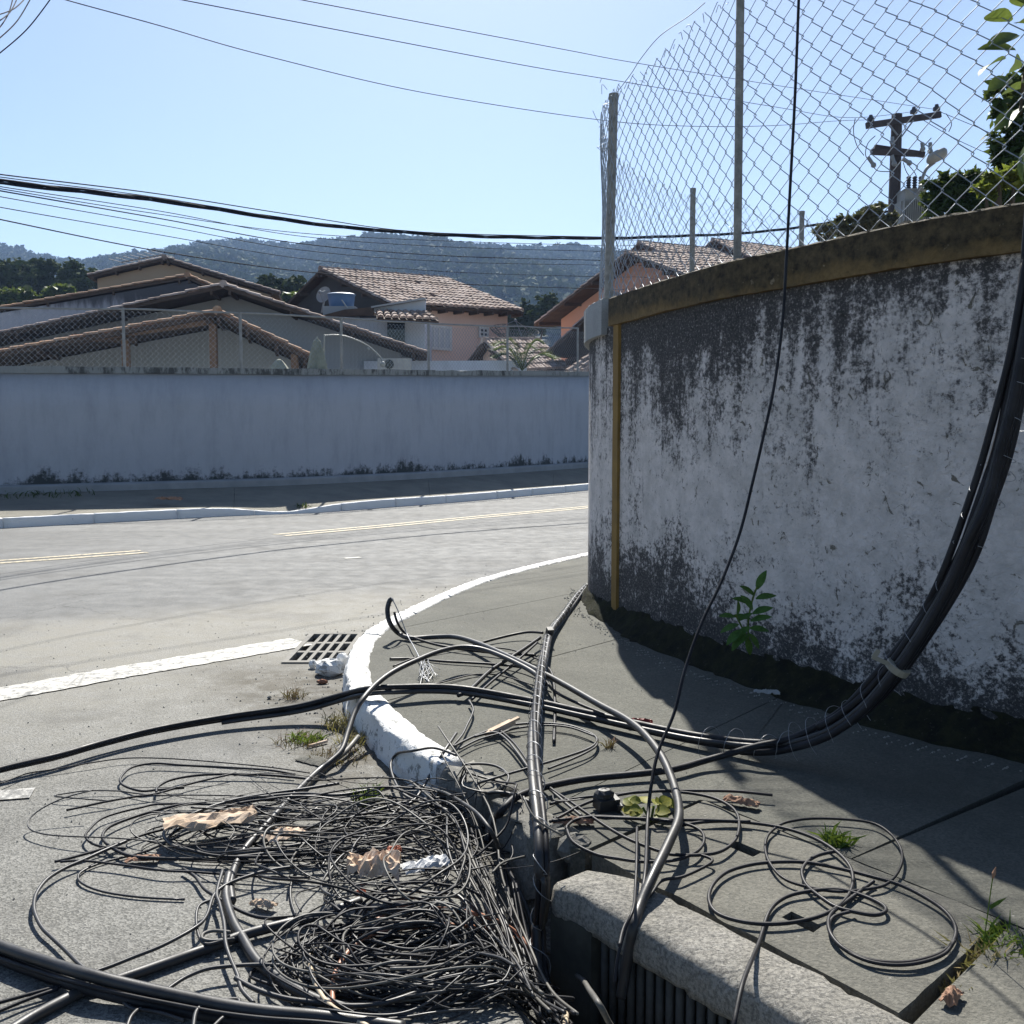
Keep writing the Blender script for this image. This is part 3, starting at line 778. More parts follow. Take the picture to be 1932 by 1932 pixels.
for i, p in enumerate(FWb):
    zt = float(np.interp(p.x, tX, tZ)) - .13; hgt = zt - p.z
    for f in (-.3, 0, .06, .15, .4, .7, 1.0): k.v.append((p.x, p.y, p.z + hgt * f)); k.uv.append((fal2[i], hgt * f))
    q = back_[i]
    k.v.append((q.x, q.y, zt)); k.uv.append((fal2[i], hgt)); k.v.append((q.x, q.y, p.z - .6)); k.uv.append((fal2[i], 0))
for i in range(n - 1):
    for j in range(8): k.f.append((i * 9 + j, (i + 1) * 9 + j, (i + 1) * 9 + j + 1, i * 9 + j + 1))
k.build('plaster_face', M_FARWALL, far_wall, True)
L = fal2[-1]; nst = 13; fi = [int(round(v)) for v in np.linspace(0, n - 1, nst + 1)]
for a, b in zip(fi[:-1], fi[1:]):                     # coping cast in lengths
    seg = FWb[a:b + 1]; o1 = offset2d(seg, .045); o2 = offset2d(seg, -.2); k = MB(); k.uv = []; rows = []
    for i, (p, q) in enumerate(zip(o1, o2)):
        zt = float(np.interp(seg[i].x, tX, tZ)); j = random.gauss(0, .006)
        r_ = [(q.x, q.y, zt - .128), (p.x, p.y, zt - .128), (p.x, p.y, zt + j), (q.x, q.y, zt)]
        rows.append(r_); k.uv += [(fal2[a + i], v[2]) for v in r_]
    k.v = [p for r_ in rows for p in r_]
    k.f = [(i * 4 + j, i * 4 + (j + 1) % 4, (i + 1) * 4 + (j + 1) % 4, (i + 1) * 4 + j) for i in range(len(rows) - 1) for j in range(4)] + [(3, 2, 1, 0), tuple((len(rows) - 1) * 4 + j for j in range(4))]
    k.build('coping_block', M_FARCOP, far_wall)
M_PLINTH = simple('plinth', (.30, .31, .32), (.22, .235, .245), 2.5, .85, 20, .4)
k = MB(); o1 = offset2d(FWb, .12); rows = []
for i, (p, q) in enumerate(zip(o1, FWb)):
    rows.append([(p.x, p.y, q.z - .1), (p.x, p.y, q.z + .15), (p.x * .8 + q.x * .2, p.y * .8 + q.y * .2, q.z + .175), (q.x, q.y, q.z + .19)])
k.v = [p for r_ in rows for p in r_]; k.f = [(i * 4 + j, (i + 1) * 4 + j, (i + 1) * 4 + j + 1, i * 4 + j + 1) for i in range(len(rows) - 1) for j in range(3)]
k.build('plinth', M_PLINTH, far_wall)
# pavement between kerb and wall, with the dropped kerb
def kz(p):
    px = 966 + 1932 * p.x / p.y
    return .155 - .115 * math.exp(-((px - 535) / 85) ** 2)
fpv = thing('far_pavement', 'narrow concrete pavement under the blue wall', 'pavement', (FK[30].x, FK[30].y, 0)); del fpv['category']; fpv['kind'] = 'structure'
FWi = offset2d(FWb, .05)
fkin = offset2d(FK, -.12)
def near_on(curve, t): return curve[int(t * (len(curve) - 1))]
npan = 17; N = 170
def stat(i):
    t = i / N; p = near_on(fkin, t); px = p.x / p.y
    q = min(FWi, key=lambda w_: abs(w_.x / w_.y - px)); return p, q
sts = [stat(i) for i in range(N + 1)]
for b in range(npan):
    i0, i1 = b * 10, b * 10 + 10; k = MB(); rows = []
    for i in range(i0, i1 + 1):
        p, q = sts[i]; sh = Vector((0, 0, 0))
        if i == i0: sh = (sts[i + 1][0] - p) * .02
        zk = kz(p)
        r_ = [(p.x + sh.x, p.y + sh.y, -.1)]
        for f in (0, .1, .22, .5, 1.0):
            v = p.lerp(q, f); zf = zk + (.156 - zk) * min(1, f / .22)
            r_.append((v.x + sh.x, v.y + sh.y, zf + (q.z + .03 - .156) * max(0, (f - .22) / .78)))
        rows.append(r_)
    k.v = [p for r_ in rows for p in r_]
    k.f = [(i * 6 + j, (i + 1) * 6 + j, (i + 1) * 6 + j + 1, i * 6 + j + 1) for i in range(10) for j in range(5)] + [tuple(range(6)), tuple(60 + j for j in range(6))[::-1]]
    k.build('paving_panel', M_FARPAVE, fpv)
fkb = thing('far_kerb', 'white painted kerb along the far side of the road', 'kerb', (FK[30].x, FK[30].y, 0)); del fkb['category']; fkb['kind'] = 'structure'
bl = 26
for b in range(bl):
    i0, i1 = int(b / bl * (len(FK) - 1)), int((b + 1) / bl * (len(FK) - 1)); seg = [p.copy() for p in FK[i0:i1 + 1]]
    seg = resample(seg, .12); seg[0] += (seg[1] - seg[0]).normalized() * .008
    m_ = offset2d(seg, -.015)
    kerb_stone(m_, .115, M_FARKERB, fkb, .15, rough=.003, batter=.015, zf=lambda t, s_=seg: kz(s_[int(t * (len(s_) - 1))]) + .004)
# fence on the far wall
ffence = thing('chain_link_fence', 'low sagging chain link fence on top of the long blue wall', 'fence', (FWb[40].x, FWb[40].y, 2.8))
FF = resample(offset2d(FWb, -.06), .056)
rail_px = [(-330, 577), (2, 581), (240, 582.5), (459, 591), (646, 600), (811, 610.5), (957, 615.5), (1089, 620), (1300, 628)]
def ztop_far(p): 
    px = 966 + 1932 * p.x / p.y
    return A(px, float(np.interp(px, [r_[0] for r_ in rail_px], [r_[1] for r_ in rail_px])), p.y).z
def zbot_far(p): return float(np.interp(p.x, tX, tZ))
k = MB()
for c in range(len(FF) - 1):
    a, b = FF[c], FF[c + 1]; z0 = zbot_far(a); z1 = ztop_far(a) - .03; pts = []; t = b - a; rows_ = int((z1 - z0) / .056)
    for j in range(rows_ + 1):
        p = b if (j + c) % 2 else a
        w_ = .01 * vnoise(p.x * 3, z0 + j * .1, 2)
        pts.append((p.x + w_, p.y + w_, z0 + j * .056))
    k.tube(pts, .0034, 3, cap=False)
k.build('wire_mesh', M_WIRE, ffence, True, kind='stuff')
M_RAIL = simple('weathered fence tube', (.22, .22, .21), (.34, .335, .32), 6, .7, 30, .2)
rl = []
for px, y in rail_px[:-1]:
    p = min(FF, key=lambda w_: abs(966 + 1932 * w_.x / w_.y - px))
    zt = A(px, y, p.y).z; rl.append(Vector((p.x, p.y, zt)))
    MB().tube([(p.x, p.y, zbot_far(p) - .05), (p.x, p.y, zt + .02)], .032, 8).build('post', M_RAIL, ffence)
k = MB(); sp = spline(rl, 10)
k.tube([(p.x, p.y, p.z + .012 * vnoise(p.x * 2, p.y, 1)) for p in sp], .022, 6); k.build('top_rail', M_RAIL, ffence)
# ---------------------------------------------------------------- houses
def tile_mat(name, a, b, c):
    k = NT(name, .9, 0, .15)
    cell = k.sep(k.vor(2.7, out='Color')); 
    col = k.mix(k.ramp(cell[0], [(.1, 0.0), (.9, 1.0)]), a, b)
    col = k.mix(k.ramp(k.noise(1.6, 6, .75), [(.45, 0.0), (.66, .85)]), col, c)
    col = k.mix(k.ramp(k.noise(9, 4, .7), [(.55, 0.0), (.75, .6)]), col, (.44, .40, .35))
    k.color(col); k.bump(k.noise(25, 4, .7), .4, .02); return k.m
M_TILE = tile_mat('weathered clay tile', (.33, .245, .20), (.47, .39, .34), (.09, .063, .054))
M_TILE_W = tile_mat('pale clay tile', (.42, .25, .15), (.36, .24, .16), (.16, .09, .06))
M_WOOD = simple('dark roof timber', (.06, .042, .032), (.10, .07, .05), 4, .85, 30, .3)
M_RUST = simple('aged wooden post', (.13, .08, .05), (.20, .13, .085), 4, .85, 30, .3)
def plaster(name, c1, c2, stain=(.1, .1, .1), amt=.0, top=None):
    k = NT(name, .88, 0, .15)
    c = k.mix(k.noise(.7, 5, .6), c1, c2)
    if amt:
        p = k.pos(); s = k.noise(1.6, 6, .75, k.scaled(p, 1.3, 1, .22)); x, y, z = k.sep(p)
        q = k.math('ADD', k.math('SUBTRACT', s, .5), k.math('MULTIPLY', k.noise(.5, 4, .6), .5))
        if top: q = k.math('ADD', q, k.sstep(z, top - 2.0, top + .4))
        else: q = k.math('ADD', q, .42)
        c = k.mix(k.math('MULTIPLY', k.sstep(q, .55, .95), amt), c, stain)
    k.color(c); k.bump(k.noise(12, 5, .7), .3, .03); return k.m
M_TAN = plaster('tan plaster', (.40, .31, .22), (.46, .36, .26))
M_LILAC = plaster('mouldy lilac plaster', (.42, .42, .47), (.48, .48, .52), (.06, .062, .07), .92, 6.9)
M_GREYW = plaster('grey plaster', (.30, .32, .33), (.35, .37, .385))
M_GREYG = plaster('grey green plaster', (.27, .29, .29), (.32, .34, .335))
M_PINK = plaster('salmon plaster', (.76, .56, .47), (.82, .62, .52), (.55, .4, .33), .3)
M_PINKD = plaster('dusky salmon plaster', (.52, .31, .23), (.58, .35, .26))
M_BLACKW = plaster('mossy shaded plaster', (.05, .05, .052), (.085, .082, .08))  # mossy wall with the shade on it put into the colour
M_BLUEW = plaster('pale blue plaster', (.50, .54, .60), (.56, .60, .66), (.25, .27, .3), .35)
M_WWHITE = simple('white window paint', (.72, .72, .70), (.62, .62, .60), 4, .6, 20, .1)
def glass_dark():
    k = NT('dark window glass', .08, 0, .5); k.color((.02, .025, .03)); return k.m
M_PANE = glass_dark()
M_CURT = simple('pale shutter', (.60, .62, .64), (.52, .54, .57), 6, .7, 0, 0)

def tile_mesh(w_, l_):
    k = MB(); n = 5
    for e_, (yy, sc_, zz) in enumerate(((0, 1.0, .022), (l_ * 1.12, .86, .0))):
        for i in range(n):
            a = math.pi * i / (n - 1); k.v.append((-math.cos(a) * w_ * .5 * sc_, yy, zz + math.sin(a) * w_ * .42 * sc_))
    for i in range(n - 1): k.f.append((i, i + 1, n + i + 1, n + i))
    k.f.append(tuple(range(n))[::-1])
    return k.mesh('roof_tile')
def tile_field(parent, el, er, rr, rl, w_, l_, mat, budget):
    """tiles laid in courses over the slope el-er (eave) / rl-rr (ridge); the nearest become parts, the rest one part"""
    el, er, rr, rl = map(Vector, (el, er, rr, rl))
    nx_ = max(2, int((er - el).length / w_)); ny_ = max(2, int((rl - el).length / l_))
    mesh = tile_mesh(w_ * .96, l_); mesh.materials.append(mat); items = []
    nrm = (er - el).cross(rl - el).normalized()
    if nrm.z < 0: nrm = -nrm
    for j in range(ny_):
        for i in range(nx_):
            u, v = (i + .5) / nx_, j / ny_
            p = el.lerp(er, u).lerp(rl.lerp(rr, u), v)
            up = (rl.lerp(rr, u) - el.lerp(er, u)).normalized(); sx = up.cross(nrm).normalized()
            if random.random() < .006: continue
            jit = Matrix.Rotation(random.gauss(0, .035), 3, nrm)
            m3 = Matrix((sx, up, nrm)).transposed(); m3 = jit @ m3
            M4 = m3.to_4x4(); M4.translation = p + nrm * random.uniform(.0, .02) + sx * random.gauss(0, .008)
            items.append((M4.translation.length, M4))
    items.sort(key=lambda t: t[0])
    inv = Matrix.Identity(4)
    for _, M4 in items[:budget]:
        o = bpy.data.objects.new('roof_tile', mesh); C.objects.link(o); o.parent = parent
        o.matrix_basis = M4
    rest = items[budget:]
    if rest:
        V = np.array([v.co for v in mesh.vertices]); F = [tuple(p.vertices) for p in mesh.polygons]; k = MB()
        for _, M4 in rest:
            a = np.array(M4); k.add((V @ a[:3, :3].T + a[:3, 3]).tolist(), F)
        k.build('tile_courses', mat, parent, kind='stuff')

def gable(name, label, P, Lp, Rp, V, wall_mat, over=.5, cat='house', tw=.22, tl=.38, verge=(26, 26), fieldR=0, fieldL=0, tile=None, front_wall=True, wall_back=0.0, zbase=-.3, ridge=True, side_mat=None, thick=.10):
    """gabled house: P apex of the verge, Lp/Rp its eave ends, V along the ridge"""
    P, Lp, Rp, V = map(Vector, (P, Lp, Rp, V)); tile = tile or M_TILE
    root = thing(name, label, cat, ((P.x + V.x * .5), (P.y + V.y * .5), 0))
    Vn = V.normalized()
    # walls
    fr = lambda a, b, t: a.lerp(b, t)
    li = fr(Lp, P, min(.6, over / (Lp - P).length)); ri = fr(Rp, P, min(.6, over / (Rp - P).length))
    o = Vn * (.45 + wall_back); dz = Vector((0, 0, -.16))
    a = [Vector((li.x, li.y, zbase)) + o, Vector((ri.x, ri.y, zbase)) + o, ri + dz + o, P + dz + o, li + dz + o]
    MB().extr(a, V - o - Vn * .45).build('wall', wall_mat, root)
    # roof slabs with a verge board under the tiles
    for nm, (e_, sgn) in (('L', (Lp, 0)), ('R', (Rp, 1))):
        k = MB(); n_ = (P - e_).cross(V).normalized(); n_ = n_ if n_.z > 0 else -n_
        k.extr([e_, P, P + V, e_ + V] , -n_ * thick)
        rf = k.build('roof', M_WOOD, root)
        fld = fieldR if sgn else fieldL; cnt = verge[sgn]
        up = (P - e_)
        if fld:
            tile_field(rf, e_ + n_ * .01, e_ + V + n_ * .01, P + V + n_ * .01, P + n_ * .01, tw, tl, tile, fld)
        elif cnt:
            # three columns of tiles along the verge
            w3 = Vn * (tw * 3)
            tile_field(rf, e_ + n_ * .01, e_ + w3 + n_ * .01, P + w3 + n_ * .01, P + n_ * .01, tw, up.length / max(6, int(up.length / tl)), tile, cnt * 3)
        # rafters seen under the verge
        k = MB(); 
        for t in np.linspace(.06, .96, 4):
            q = e_.lerp(P, t) - n_ * (thick + .06); k.beam(q - Vn * .03, q + V * .98, .08, .12)
        k.build('purlins', M_WOOD, root, kind='stuff')
    if ridge:
        k = MB(); n_ = int(V.length / .4)
        for i in range(n_):
            p = P + V * (i / n_) + Vector((0, 0, .05)); q = P + V * ((i + 1.1) / n_) + Vector((0, 0, .035))
            k.tube([p, q], [.125, .10], 7)
        k.build('ridge_tiles', tile, root, kind='stuff')
    return root
def window(parent, p, q, zt, zb, nv, nh, frame_mat=M_WWHITE, pane_mat=M_PANE, fw=.07, name='window', proud=.05):
    """window on the vertical wall line p->q, real frame, bars and panes"""
    p, q = Vector((p[0], p[1], 0)), Vector((q[0], q[1], 0)); d = (q - p); L = d.length; dn = d / L; nrm = Vector((dn.y, -dn.x, 0))
    if nrm.y > 0: nrm = -nrm
    def bar(u0, u1, z0, z1, k, pr=proud):
        c = p + dn * ((u0 + u1) / 2) + nrm * (pr / 2); k.box((c.x, c.y, (z0 + z1) / 2), (u1 - u0, pr, z1 - z0), math.atan2(dn.y, dn.x))
    k = MB()
    bar(0, fw, zb, zt, k); bar(L - fw, L, zb, zt, k); bar(fw, L - fw, zt - fw, zt, k); bar(fw, L - fw, zb, zb + fw, k)
    for i in range(1, nv): u = fw + (L - 2 * fw) * i / nv; bar(u - fw * .35, u + fw * .35, zb + fw, zt - fw, k, proud * .9)
    for j in range(1, nh): z = zb + fw + (zt - zb - 2 * fw) * j / nh; bar(fw, L - fw, z - fw * .35, z + fw * .35, k, proud * .8)
    f = k.build(name, frame_mat, parent)
    k = MB(); bar(fw * .9, L - fw * .9, zb + fw * .9, zt - fw * .9, k, .02); k.build('pane', pane_mat, f)
    return f

# four gables on the left, seen over the long wall
hA = gable('house', 'tan gabled house furthest back with antenna on its roof', A(310, 487, 45), A(165, 520, 45), A(527, 553, 45), (-1.5, 9, 0), M_TAN, tile=M_TILE, wall_back=-.1, over=.35)
hB = gable('house', 'mouldy lilac house with long low roof behind the grey gable', A(353, 521, 38), A(-60, 592, 38), A(520, 590, 38), (-1.0, 8, 0), M_LILAC, tile=M_TILE_W, over=.3, wall_back=-.38)
hC = gable('house', 'wide grey gabled house behind the open porch', A(421, 538, 32), A(-190, 672, 32), A(806, 668, 32), (-.6, 7, 0), M_GREYW, over=.9, tile=M_TILE, wall_back=.9)
# front porch: open, on wooden posts
D_Y = 26.0
hD = gable('porch', 'open tiled porch on wooden posts nearest the long wall', A(410, 589, D_Y), A(-120, 688, D_Y), A(592, 676, D_Y), (-1.1, 5.0, 0), M_GREYG, cat='porch', wall_back=1.9, tile=M_TILE_W, over=.4)
for px, yt in ((-40, 690), (237, 640), (402, 612), (556, 668)):
    q = A(px, yt, D_Y + .35)
    MB().box((q.x, q.y, q.z / 2 - .15), (.17, .17, q.z + .3)).build('post', M_RUST, hD)
p, q = A(-110, 679, D_Y + .3), A(402, 606, D_Y + .3)
MB().beam(p, q, .1, .16).build('beam', M_RUST, hD)
p, q = A(240, 637, D_Y + .36), A(258, 640, D_Y + .36)
MB().beam(p + Vector((-1.4, 0, 0)), q, .1, .2).build('beam', M_WOOD, hD)
p = A(245, 681, D_Y + 3.4)
MB().beam(p, p + Vector((1.0, 0, 0)), .05, .06).build('wall_rail', M_WOOD, hD)

# pink house with the big tiled slope
P_, ER, RR, EL = A(603, 509, 41), A(984, 587, 41.5), A(851, 529, 45.5), A(736, 574, 37)
V_ = ((RR - P_) + (ER - EL)) / 2; Lb = 2 * P_ - EL; Lb.z = EL.z
hE = gable('house', 'salmon pink house with a broad sunlit tiled roof', P_, Lb, EL, V_, M_PINK, over=.55, fieldR=290, tw=.26, tl=.42, verge=(0, 0), wall_back=.0)
# its walls seen right of the annex: openings on the eave wall
Vn = V_.normalized(); sl_ = (P_ - EL); sl_.z = 0; sl_.normalize()
wb = EL + sl_ * .48
def on_wall(px):       # point of the eave wall plane seen at photo column px
    a = (px - 966) / 1932
    t = (a * wb.y - wb.x) / (Vn.x - a * Vn.y); return wb + Vn * t
nE = -sl_
def zy(p, y): return A(966, y, p.y).z
for nm, x0, x1, y0, y1, nv_, nh_, pm in (('window', 805, 852, 612, 659, 4, 1, M_CURT), ('window', 903, 921, 616, 637, 2, 2, M_PANE)):
    a, b = on_wall(x0) + nE * .02, on_wall(x1) + nE * .02
    window(hE, a, b, zy(a, y0), zy(a, y1), nv_, nh_, pane_mat=pm, fw=.09 if nv_ == 2 else .1)
k = MB()
for t in np.linspace(.04, .98, 9):
    q = EL + V_ * t + Vector((0, 0, -.13)); k.beam(q - nE * .6, q + nE * .05, .09, .13)
k.build('rafter_ends', M_WOOD, hE, kind='stuff')
# dark gable end plate facing the tank, moss and shade both in its colour
g_ = [EL + sl_ * .55 + Vector((0, 0, -3.0)), EL + sl_ * .55 + Vector((0, 0, .05)), P_ + Vector((0, 0, -.22)), Lb - sl_ * .55 + Vector((0, 0, .05)), Lb - sl_ * .55 + Vector((0, 0, -3.0))]
MB().extr([v + Vn * .38 for v in g_], Vn * .05).build('gable_end', M_BLACKW, hE)

# pale blue annex in front of it
AY = 35.0
hF = thing('annex', 'pale blue flat fronted annex left of the pink house', 'house', (A(700, 700, AY).x, AY, 0))
xl, xr = A(590, 600, AY).x, A(801, 600, AY).x; zw = A(700, 600, AY).z
k = MB(); k.box(((xl + xr) / 2, AY + 1.5, zw / 2 - .2), (xr - xl, 3.0, zw + .4)); k.build('wall', M_BLUEW, hF)
pa = [A(704, 588, AY - .1), A(802, 588, AY - .1), A(802, 566, AY - .1), A(704, 582, AY - .1)]
MB().extr(pa, (0, .35, 0)).build('parapet', M_BLUEW, hF)
MB().beam(A(702, 581, AY - .08), A(803, 564.5, AY - .08), .5, .06).build('parapet_cap', M_GREYW, hF)
ro = [A(592, 599, AY - .3), A(704, 595, AY - .3), A(704, 579, AY - .3), A(650, 584, AY - .3)]
MB().extr(ro, (0, 2.6, .25)).build('lean_to_roof', M_WOOD, hF)
ca = [A(711, 601, AY - 1.3), A(828, 606, AY - 1.3), A(806, 590, AY - .12), A(709, 588, AY - .12)]
k = MB(); k.add([ca[0], ca[1], ca[2], ca[3]] + [v + Vector((0, 0, -.09)) for v in ca], [(0, 1, 2, 3), (7, 6, 5, 4), (0, 4, 5, 1), (1, 5, 6, 2), (2, 6, 7, 3), (3, 7, 4, 0)])
cp = k.build('canopy', M_WOOD, hF)
tile_field(cp, ca[0] + Vector((0, 0, .02)), ca[1] + Vector((0, 0, .02)), ca[2] + Vector((0, 0, .02)), ca[3] + Vector((0, 0, .02)), .23, .36, M_TILE, 60)
a, b = A(731, 640, AY - .03), A(764, 640, AY - .03)
k = MB(); k.box(((a.x + b.x) / 2, AY - .03, A(740, 632, AY).z), (b.x - a.x, .08, 1.35)); k.build('door', M_PANE, hF)
for x0, x1 in ((646, 663), (744, 750)):
    pass
window(hF, A(641, 620, AY - .01), A(662, 620, AY - .01), A(0, 612, AY).z, A(0, 632, AY).z, 2, 1)
MB().beam(A(748, 592, AY - 1.1), A(748, 592, AY - 1.1) + Vector((0, 0, .01)), .05, .05)

# small salmon porch with tiled roof on the right
P2, RR2 = A(912, 645, 34.5), A(1022, 650, 38)
EL2, ER2 = A(968, 703, 32.6), A(1070, 690, 36.1)
V2 = ((RR2 - P2) + (ER2 - EL2)) / 2; L2 = 2 * P2 - EL2; L2.z = EL2.z
hG = gable('outbuilding', 'small salmon outbuilding with tiled roof in front of pink house', P2, L2, EL2, V2, M_PINK, cat='outbuilding', over=.35, fieldR=170, verge=(12, 0), tw=.24, tl=.40)
# low tiled roof at the end of the long wall
P3 = A(1120, 664, 33.5)
hG2 = gable('garden_shed', 'low tiled shed roof beside the near wall corner', P3 , P3 + Vector((-.9, .6, -.2)), A(1062, 704, 32.2), (2.2, .9, .1), M_PINKD, cat='shed', over=.2, fieldR=60, verge=(0, 0), tw=.24, tl=.4)

# right-hand pink house with dark eaves, seen past the wall corner and through the fence
P4 = A(1179, 479, 39); L4 = A(1007, 612, 44); R4 = P4 + Vector((1.75, -3.7, -1.42))
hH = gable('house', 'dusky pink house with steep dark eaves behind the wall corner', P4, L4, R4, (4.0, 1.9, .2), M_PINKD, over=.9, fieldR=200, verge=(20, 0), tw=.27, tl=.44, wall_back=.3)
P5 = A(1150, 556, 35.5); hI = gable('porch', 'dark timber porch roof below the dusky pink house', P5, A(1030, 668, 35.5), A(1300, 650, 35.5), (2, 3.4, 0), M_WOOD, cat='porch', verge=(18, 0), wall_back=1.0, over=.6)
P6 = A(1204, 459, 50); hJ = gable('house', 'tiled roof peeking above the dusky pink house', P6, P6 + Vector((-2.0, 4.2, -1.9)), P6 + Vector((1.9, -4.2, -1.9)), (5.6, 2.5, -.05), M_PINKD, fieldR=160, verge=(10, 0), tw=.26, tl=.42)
P7 = A(1343, 454, 52); hK = gable('house', 'tiled roof seen through the fence beside the middle post', P7, P7 + Vector((-2.0, 4.2, -2.0)), P7 + Vector((1.9, -4.2, -2.0)), (6.6, 2.9, -.2), M_PINKD, fieldR=160, verge=(10, 0), tw=.26, tl=.42)

# ---------------------------------------------------------------- things on and around the houses
M_TANK = simple('faded blue tank', (.075, .15, .29), (.10, .20, .36), 3, .45, 10, .05)
M_METAL = galv('dull grey metal', (.30, .31, .32), .5)
M_WHITEP = simple('white painted metal', (.42, .42, .38), (.32, .32, .30), 5, .5, 0, 0)
tY = AY + 1.0
c = A(644.5, 581, tY); rt = 26.5 / 1932 * tY; ht = 27 / 1932 * tY
tk = thing('water_tank', 'round blue water tank on the lean-to roof', 'water tank', c + Vector((0, 0, -.02)))
prof = [(.80, 0), (.84, .05), (.90, .5), (.955, .92), (1.0, .95), (1.0, 1.0)]; k = MB(); sg = 24
for r_, z in prof:
    for i in range(sg): k.v.append((c.x + rt * r_ * math.cos(2 * math.pi * i / sg), c.y + rt * r_ * math.sin(2 * math.pi * i / sg), c.z + ht * z * .9))
k.f = [(j * sg + i, j * sg + (i + 1) % sg, (j + 1) * sg + (i + 1) % sg, (j + 1) * sg + i) for j in range(len(prof) - 1) for i in range(sg)] + [tuple(range(sg))[::-1]]
k.build('body', M_TANK, tk, True)
k = MB()
for z, r_ in ((.90, 1.03), (.955, .9), (1.02, .35), (1.03, .02)):
    for i in range(sg): k.v.append((c.x + rt * r_ * math.cos(2 * math.pi * i / sg), c.y + rt * r_ * math.sin(2 * math.pi * i / sg), c.z + ht * z))
k.f = [(j * sg + i, j * sg + (i + 1) % sg, (j + 1) * sg + (i + 1) % sg, (j + 1) * sg + i) for j in range(3) for i in range(sg)]
k.build('lid', M_TANK, tk, True)
MB().beam(A(645, 566, tY - .6), A(656, 582, tY - .7), .05, .03).build('strap', M_WHITEP, tk)
MB().box((c.x, c.y, c.z - .35), (1.1, 1.1, .7)).build('stand', M_GREYW, tk)
def dish(name, label, c, nrm, rad, deep, mat, mesh=False, foot=None):
    d = thing(name, label, 'satellite dish', foot)
    nrm = Vector(nrm).normalized(); u = nrm.cross(Vector((0, 0, 1))).normalized(); v = u.cross(nrm)
    k = MB(); sg = 24; rg = 5
    for j in range(rg + 1):
        r_ = rad * j / rg
        for i in range(sg):
            a = 2 * math.pi * i / sg; p = c + u * (r_ * math.cos(a)) + v * (r_ * math.sin(a)) + nrm * (deep * (j / rg) ** 2); k.v.append(tuple(p))
    k.f = [(j * sg + i, j * sg + (i + 1) % sg, (j + 1) * sg + (i + 1) % sg, (j + 1) * sg + i) for j in range(rg) for i in range(sg)]
    if not mesh: k.build('reflector', mat, d, True)
    else:
        w_ = MB()
        for j in range(1, rg + 1): w_.tube([k.v[j * sg + i] for i in range(sg)], .012, 4, closed=True)
        for i in range(sg): w_.tube([k.v[j * sg + i] for j in range(rg + 1)], .012 if i % 3 else .022, 4)
        w_.build('reflector', mat, d)
    tip = c + nrm * (rad * .85); w_ = MB()
    for a in (.4, 2.5, 4.6): w_.tube([c + u * (rad * .9 * math.cos(a)) + v * (rad * .9 * math.sin(a)) + nrm * deep * .8, tip], .014, 5)
    w_.build('strut', M_METAL, d); MB().ball(tip, .06).build('receiver', M_METAL, d)
    MB().tube([foot, c - nrm * .05], .035, 7).build('mast', M_METAL, d)
    return d
c = A(612, 557, 36.4); dish('satellite_dish', 'small grey satellite dish beside the blue water tank', c, (-.5, -1, .35), .30, .06, simple('dish grey', (.26, .25, .25), (.33, .32, .31), 4, .6, 0, 0), foot=A(607, 590, 36.5))
c = A(969, 643, 40.5); dish('satellite_dish', 'large wire mesh satellite dish behind the small outbuilding', c, (.1, -.35, 1), .95, .42, simple('dish mesh', (.13, .13, .11), (.18, .17, .15), 4, .7, 0, 0), True, foot=A(972, 668, 40.5))
# antenna on the tan house
an = thing('tv_antenna', 'thin TV antenna on the ridge of the tan house', 'antenna', A(264, 512, 46))
MB().tube([A(264, 512, 46), A(263, 484, 46)], .03, 6).build('mast', M_METAL, an)
MB().tube([A(228, 495, 46.5), A(310, 480, 46)], .028, 6).build('boom', M_METAL, an)
for i in range(7):
    p = A(228, 495, 46.5).lerp(A(310, 480, 46), i / 6.2)
    MB().tube([p + Vector((-.3, -.6, .06)), p + Vector((.3, .6, -.02))], .013, 5).build('element', M_METAL, an)
MB().tube([A(222, 502, 46.2), A(275, 507, 46)], .02, 6).build('boom', M_METAL, an)
# closed parasol, shower lamp, finial
M_CLOTH = simple('cream canvas', (.30, .31, .25), (.22, .23, .18), 7, .9, 30, .4)
u0, u1 = A(599, 705, 22.8), A(598, 640, 22.8)
um = thing('parasol', 'closed cream parasol standing behind the long wall', 'parasol', (u0.x, u0.y, 0))
k = MB(); sg = 14; rows = []
for z, r_ in ((u1.z + .02, .02), (u1.z - .05, .07), (u1.z - .3, .13), (u1.z - .62, .185), (u0.z - .02, .2)):
    for i in range(sg):
        a = 2 * math.pi * i / sg; q = r_ * (1 + .25 * (i % 2) * (r_ > .05)); k.v.append((u0.x + q * math.cos(a), u0.y + q * math.sin(a), z))
k.f = [(j * sg + i, j * sg + (i + 1) % sg, (j + 1) * sg + (i + 1) % sg, (j + 1) * sg + i) for j in range(4) for i in range(sg)]
k.build('canopy', M_CLOTH, um); MB().tube([(u0.x, u0.y, 0), (u1.x, u1.y, u1.z + .06)], .025, 7).build('pole', M_WHITEP, um)
lp = thing('garden_light', 'arched white pole with a small round lamp behind the wall', 'garden light', A(612, 705, 22.9))
pp = [A(612, 700, 22.9), A(612, 640, 22.9), A(616, 633, 22.9), A(650, 634, 23.0), A(690, 650, 23.1), A(716, 672, 23.2), A(722, 684, 23.2)]
MB().tube(spline(pp, 6), .017, 7).build('pole', M_WHITEP, lp, True)
MB().ball(A(722, 687, 23.2), .065).build('lamp', M_WHITEP, lp, True)
MB().ball(A(695, 658, 23.0), .03).build('fitting', M_WHITEP, lp, True)
f0 = A(527, 697, 22.7)
fn = MB(); sg = 12
